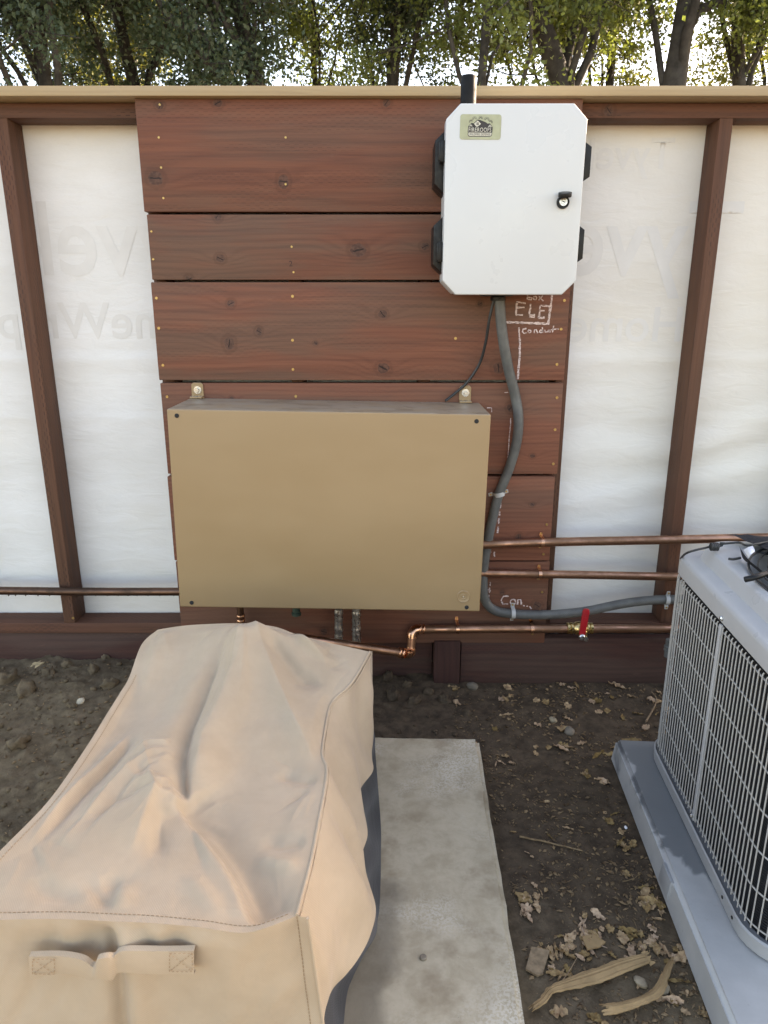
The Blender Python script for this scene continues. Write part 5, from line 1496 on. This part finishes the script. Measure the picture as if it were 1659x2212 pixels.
def strip(pts, widths, thick, label, name, mat=None, lift=0.010, curl=0.35, seed=1):
    c = catmull([at(a, b, Z=0.0) for a, b in pts], 10)
    n = len(c)
    ws = [widths[min(int(i / (n - 1) * (len(widths) - 1)), len(widths) - 2)] * (1 - (i / (n - 1) * (len(widths) - 1)) % 1) + widths[min(int(i / (n - 1) * (len(widths) - 1)) + 1, len(widths) - 1)] * ((i / (n - 1) * (len(widths) - 1)) % 1) for i in range(n)]
    m = 14
    r = random.Random(seed)
    groove = [r.uniform(-1, 1) for _ in range(m + 1)]
    P = []
    for i, q in enumerate(c):
        t = (c[min(i + 1, n - 1)] - c[max(i - 1, 0)]).normalized()
        s = Vector((-t.y, t.x, 0)).normalized()
        f = i / (n - 1)
        base = 0.008 + lift * (0.6 + 0.5 * noise.noise(Vector((f * 3, 3, seed))))
        tw = 0.5 * noise.noise(Vector((f * 2.5, seed, 8)))
        row = []
        w_ = ws[i]
        for k in range(m + 1):
            u = k / m - 0.5
            ed = 1 + (0.22 * noise.noise(Vector((i * 0.35, k // 8, seed * 2.0))) if k in (0, m) else 0)
            end = (0.010 * groove[k] if i in (0, n - 1) else 0)
            row.append(Vector((q.x, q.y, base)) + t * end + s * u * w_ * ed + Vector((0, 0, curl * w_ * (0.25 - u * u) + tw * u * w_ + 0.0009 * groove[k] + 0.0005 * noise.noise(Vector((i * 0.4, k * 2.1, 0))))))
        und = [p_ - Vector((0, 0, thick)) for p_ in row[::-1]]
        P.append(row + und + [row[0]])
    return tag(put(name, grid_mesh(P, 30), mat or M['strip']), label, 'bark')
strip([(1150, 2188), (1172, 2172), (1190, 2150), (1230, 2135), (1290, 2118), (1345, 2098), (1400, 2080)], [0.010, 0.014, 0.015, 0.021, 0.031, 0.027, 0.014], 0.0018, 'long straight tan bark strip lying on the soil', 'bark_strip')
strip([(1305, 2192), (1340, 2188), (1385, 2172), (1420, 2152), (1435, 2120), (1450, 2085)], [0.022, 0.015, 0.016, 0.019, 0.014, 0.009], 0.0018, 'bent tan bark strip curving up beside the grey pad', 'bark_strip', seed=4, curl=0.7)
def chip(pxs, z, th, label, mat, name='wood_chip'):
    pts = [at(a, b, Z=z) for a, b in pxs]
    c = sum(pts, Vector()) / len(pts)
    gz_ = ground_z(c.x, c.y) + 0.006
    V = [Vector((p.x, p.y, gz_ + th)) for p in pts] + [Vector((p.x, p.y, gz_)) for p in pts]
    n = len(pts)
    F = [tuple(range(n)), tuple(range(2 * n - 1, n - 1, -1))] + [(i, n + i, n + (i + 1) % n, (i + 1) % n) for i in range(n)]
    bm = bmesh.new(); me = mk(V, F); bm.from_mesh(me)
    bmesh.ops.recalc_face_normals(bm, faces=bm.faces[:])
    o = put(name, from_bm(bm), mat)
    tag(o, label, 'wood chip')
chip([(1148, 2050), (1187, 2058), (1172, 2108), (1160, 2112), (1135, 2098)], 0.0, 0.005, 'squarish brown wood chip on the soil beside the slab edge', M['chip'])
chip([(1257, 2026), (1282, 2022), (1308, 2038), (1296, 2048), (1268, 2054)], 0.0, 0.004, 'wedge shaped tan wood chip with a twig across it', M['strip'])
def twig(pts, r, label, z=0.01):
    c = catmull([at(a, b, Z=0.0) + Vector((0, 0, 0)) for a, b in pts], 6)
    c = [Vector((q.x, q.y, ground_z(q.x, q.y) + 0.006)) for q in c]
    o = put('twig', tube(c, [r * (1 - 0.5 * i / len(c)) for i in range(len(c))], 6), M['bark_strip'])
    tag(o, label, 'twig')
twig([(1122, 1808), (1160, 1815), (1205, 1826), (1258, 1838)], 0.0026, 'thin grey twig lying alone on the dark soil')
twig([(1256, 2005), (1270, 2030), (1312, 2050)], 0.0014, 'fine straw lying across the wedge shaped wood chip')
twig([(1395, 1560), (1412, 1530), (1418, 1510), (1408, 1495)], 0.0030, 'dark bent twig near the far corner of the condenser')
twig([(1120, 1950), (1130, 1965), (1140, 1982)], 0.0012, 'fine straw on the soil close to the slab edge')
twig([(1345, 1905), (1370, 1898), (1385, 1884)], 0.0010, 'curled pale fibre on the dark soil near the pad')
twig([(1215, 2120), (1232, 2095), (1246, 2070)], 0.0014, 'short dark twig above the straight bark strip')
# bolt head set in the slab
p = at(914, 2069, Z=0.051)
tag(put('anchor_bolt', lathe([(0.0068, -0.004), (0.0068, 0.002), (0.0055, 0.0036), (0.0001, 0.0038)], 12), plain('rusty bolt', (0.27, 0.225, 0.17), 0.7, 0.5, 0.2, 200), None, (p.x, p.y, 0.0515)), 'rusty round bolt head set flush in the slab', 'bolt')

# ---------------------------------------------------------------- trees beyond the fence
def tree(name, label, x, y, trunk, r0, crown, leafmat, nleaf, seed, limbs=9, lsize=0.055, spread=0.33, group='trees beyond the fence'):
    """trunk: list of (dx, dy, z) ; crown: (centre dx, dy, z, rx, ry, rz)"""
    rg_ = random.Random(seed)
    nleaf = int(nleaf * 1.15)
    r0 *= 0.8
    npr = np.random.default_rng(seed)
    root = empty(name, (x, y, 0), label, 'tree', group)
    tp_ = catmull([Vector((x + a, y + b, z)) for a, b, z in trunk], 6)
    n = len(tp_)
    rad = [r0 * (1 - 0.6 * i / n) * (1 + 0.08 * noise.noise(Vector((i * 0.4, seed, 0)))) for i in range(n)]
    TL = [(tp_, rad, 12)]
    cx, cy, cz, rx, ry, rz_ = crown
    C = Vector((x + cx, y + cy, cz))
    tips = []
    for k in range(limbs):
        i = int(n * rg_.uniform(0.28, 0.98)); i = min(i, n - 1)
        s0 = tp_[i]
        a = rg_.uniform(0, 6.283); e = rg_.uniform(-0.55, 0.8)
        tgt = C + Vector((rx * math.cos(a) * math.cos(e), ry * math.sin(a) * math.cos(e), rz_ * math.sin(e))) * rg_.uniform(0.6, 0.98)
        mid_ = s0.lerp(tgt, 0.5) + Vector((rg_.uniform(-.3, .3), rg_.uniform(-.3, .3), rg_.uniform(-.1, .5)))
        lpth = catmull([s0, mid_, tgt], 5)
        lpth = [q + Vector((rg_.uniform(-.05, .05), rg_.uniform(-.05, .05), rg_.uniform(-.05, .05))) for q in lpth]
        lr = rad[i] * rg_.uniform(0.25, 0.5)
        TL.append((lpth, [lr * (1 - 0.8 * j / len(lpth)) + 0.006 for j in range(len(lpth))], 7))
        tips += [(q, 1.0) for q in lpth[len(lpth) // 3:]]
        for m in range(7):
            j = rg_.randrange(len(lpth) // 3, len(lpth))
            s1 = lpth[j]
            dv = Vector((rg_.gauss(0, 1), rg_.gauss(0, 1), rg_.gauss(0, 0.7))).normalized() * rg_.uniform(0.4, 1.1)
            sp_ = [s1, s1 + dv * 0.5 + Vector((rg_.uniform(-.12, .12), 0, rg_.uniform(-.12, .12))), s1 + dv]
            TL.append((catmull(sp_, 3), [0.012, 0.011, 0.010, 0.009, 0.008, 0.006, 0.004], 5))
            tips += [(q, 1.2) for q in catmull(sp_, 3)[2:]]
            for m2 in range(3):
                d2 = (dv.normalized() * 0.4 + Vector((rg_.gauss(0, .5), rg_.gauss(0, .5), rg_.gauss(0, .4)))) * rg_.uniform(0.25, 0.6)
                TL.append(([s1 + dv * 0.6, s1 + dv * 0.6 + d2 * 0.5, s1 + dv * 0.6 + d2], [0.006, 0.005, 0.003], 4))
                tips.append((s1 + dv * 0.6 + d2, 1.0))
    put('trunk', tubes(TL), M['bark'], root)
    # leaves in clumps round the twig ends
    nc = len(tips)
    tp = np.array([q.to_tuple() for q, _ in tips])
    idx = npr.integers(0, nc, nleaf)
    # clump weight so that some twigs are bare
    wgt = npr.random(nc) ** 2.0
    idx = npr.choice(nc, nleaf, p=wgt / wgt.sum())
    c = tp[idx] + npr.normal(0, spread * 0.62, (nleaf, 3)) * np.array([1, 1, 0.75]) * (0.35 + 0.65 * npr.random((nleaf, 1)))
    ax = npr.normal(0, 1, (nleaf, 3)); ax /= np.linalg.norm(ax, axis=1)[:, None]
    bx_ = npr.normal(0, 1, (nleaf, 3)); bx_ -= (bx_ * ax).sum(1)[:, None] * ax; bx_ /= np.linalg.norm(bx_, axis=1)[:, None]
    s = lsize * (0.6 + 0.7 * npr.random((nleaf, 1)))
    s = s * np.where(c[:, 2:3] > 7.2, 1.9, 1.0)
    V = np.empty((nleaf, 4, 3))
    V[:, 0] = c - ax * s * 0.5; V[:, 2] = c + ax * s * 0.5
    V[:, 1] = c + bx_ * s * 0.30 + ax * s * 0.05; V[:, 3] = c - bx_ * s * 0.30 + ax * s * 0.05
    me = bpy.data.meshes.new('crown')
    me.vertices.add(nleaf * 4); me.vertices.foreach_set('co', V.reshape(-1))
    me.loops.add(nleaf * 4); me.loops.foreach_set('vertex_index', np.arange(nleaf * 4, dtype=np.int32))
    me.polygons.add(nleaf); me.polygons.foreach_set('loop_start', np.arange(0, nleaf * 4, 4, dtype=np.int32))
    me.polygons.foreach_set('loop_total', np.full(nleaf, 4, dtype=np.int32))
    me.update(calc_edges=True)
    put('crown', me, leafmat, root)
    return root
def tx(px, Y): return at(px, 90, Y=Y).x
Z = 0
# left: dark tangled evergreens
tree('oak_tree', 'dark evergreen tree with tangled grey limbs at the far left above the fence', tx(90, 8.5), 8.5, [(0, 0, 0), (0.1, 0, 2), (-0.05, 0.1, 4), (0.3, 0, 6.5)], 0.13, (0, 0, 5.2, 2.0, 1.8, 2.4), M['leaf_dark'], 36000, 1, 12)
tree('oak_tree', 'dark green tree with a crooked trunk between the left stud and the plank panel', tx(300, 9.6), 9.6, [(0.4, 0, 0), (0.2, 0, 2.4), (-0.2, 0.1, 4.2), (-0.5, 0, 7)], 0.14, (0, 0, 5.4, 2.0, 1.8, 2.5), M['leaf_dark'], 36000, 2, 12)
tree('oak_tree', 'dense dark tree with bare grey branches above the middle of the planks', tx(540, 8.6), 8.6, [(0.3, 0, 0), (0.2, 0, 2.4), (-0.1, 0.1, 4.2), (-0.6, 0, 6.5)], 0.17, (-0.2, 0, 5.0, 1.5, 1.6, 2.4), M['leaf_dark'], 36000, 3, 13)
tree('oak_tree', 'green tree with slim twin stems left of the black antenna', tx(850, 10.0), 10.0, [(-0.3, 0, 0), (-0.1, 0, 2.6), (0.05, 0.1, 4.6), (0.1, 0, 7)], 0.11, (0.0, 0, 5.6, 1.3, 1.6, 2.4), M['leaf_dark'], 38000, 4, 11)
tree('oak_tree', 'green tree filling the gap above the white box', tx(1010, 8.2), 8.2, [(0.0, 0, 0), (0.1, 0, 2.6), (0.2, 0.1, 4.4), (0.1, 0, 7)], 0.08, (-0.1, 0, 4.9, 1.2, 1.4, 2.2), M['leaf_oak'], 34000, 5, 10)
tree('oak_tree', 'oak with a thick trunk leaning left above the white box', tx(1135, 8.9), 8.9, [(1.3, 0, 0), (0.75, 0, 2.4), (0.42, 0, 3.6), (-0.05, 0, 4.7), (-0.5, 0, 6.0), (-0.7, 0, 8)], 0.19, (0.2, 0.3, 6.2, 1.7, 1.6, 2.2), M['leaf_oak'], 30000, 6, 9)
tree('oak_tree', 'oak with a straight thick trunk above the right hand stud', tx(1472, 8.7), 8.7, [(-0.1, 0, 0), (-0.05, 0, 2.4), (-0.03, 0, 3.6), (0.05, 0, 4.7), (0.1, 0, 6.0), (0.2, 0, 8)], 0.20, (0.0, 0.4, 6.0, 1.7, 1.6, 2.2), M['leaf_oak'], 30000, 7, 10)
tree('oak_tree', 'oak with a slim dark stem at the far right above the fence', tx(1605, 9.6), 9.6, [(-0.1, 0, 0), (-0.05, 0, 2.4), (0.03, 0, 3.6), (-0.1, 0, 4.7), (0.1, 0, 6.0), (0.2, 0, 8)], 0.13, (0.0, 0.2, 5.6, 1.5, 1.6, 2.4), M['leaf_oak'], 38000, 8, 11)
tree('oak_tree', 'yellow green sunlit tree behind the thick trunks on the right', tx(1310, 12.5), 12.5, [(0, 0, 0), (0.1, 0, 3), (0.1, 0, 6), (0.2, 0, 9)], 0.12, (0.0, 0, 6.6, 1.7, 1.6, 2.4), M['leaf_yellow'], 32000, 9, 10, 0.065)
tree('oak_tree', 'yellow green sunlit tree behind the dark trees on the left', tx(270, 13.0), 13.0, [(0, 0, 0), (0.1, 0, 3), (0.1, 0, 6), (0.2, 0, 9)], 0.12, (0.0, 0, 6.2, 1.9, 1.6, 2.2), M['leaf_yellow'], 32000, 10, 10, 0.065)
tree('oak_tree', 'thin far tree in the bright gap above the planks', tx(668, 11.5), 11.5, [(0, 0, 0), (0.1, 0, 3), (0.0, 0, 6), (-0.1, 0, 8)], 0.07, (0.0, 0, 5.6, 1.1, 1.2, 2.0), M['leaf_oak'], 15000, 12, 9, 0.06)
tree('oak_tree', 'low leafy tree behind the leaning trunk', tx(1210, 11.0), 11.0, [(0, 0, 0), (0.1, 0, 3), (0.0, 0, 6), (-0.1, 0, 8)], 0.07, (0.0, 0, 5.2, 1.2, 1.2, 1.9), M['leaf_oak'], 22000, 13, 10, 0.06)
tree('oak_tree', 'far yellow green tree showing at the right edge', tx(1700, 13.5), 13.5, [(0, 0, 0), (0.1, 0, 3), (0.1, 0, 6), (0.2, 0, 9)], 0.12, (0.0, 0, 6.6, 2.0, 1.6, 2.6), M['leaf_yellow'], 24000, 11, 10, 0.065)
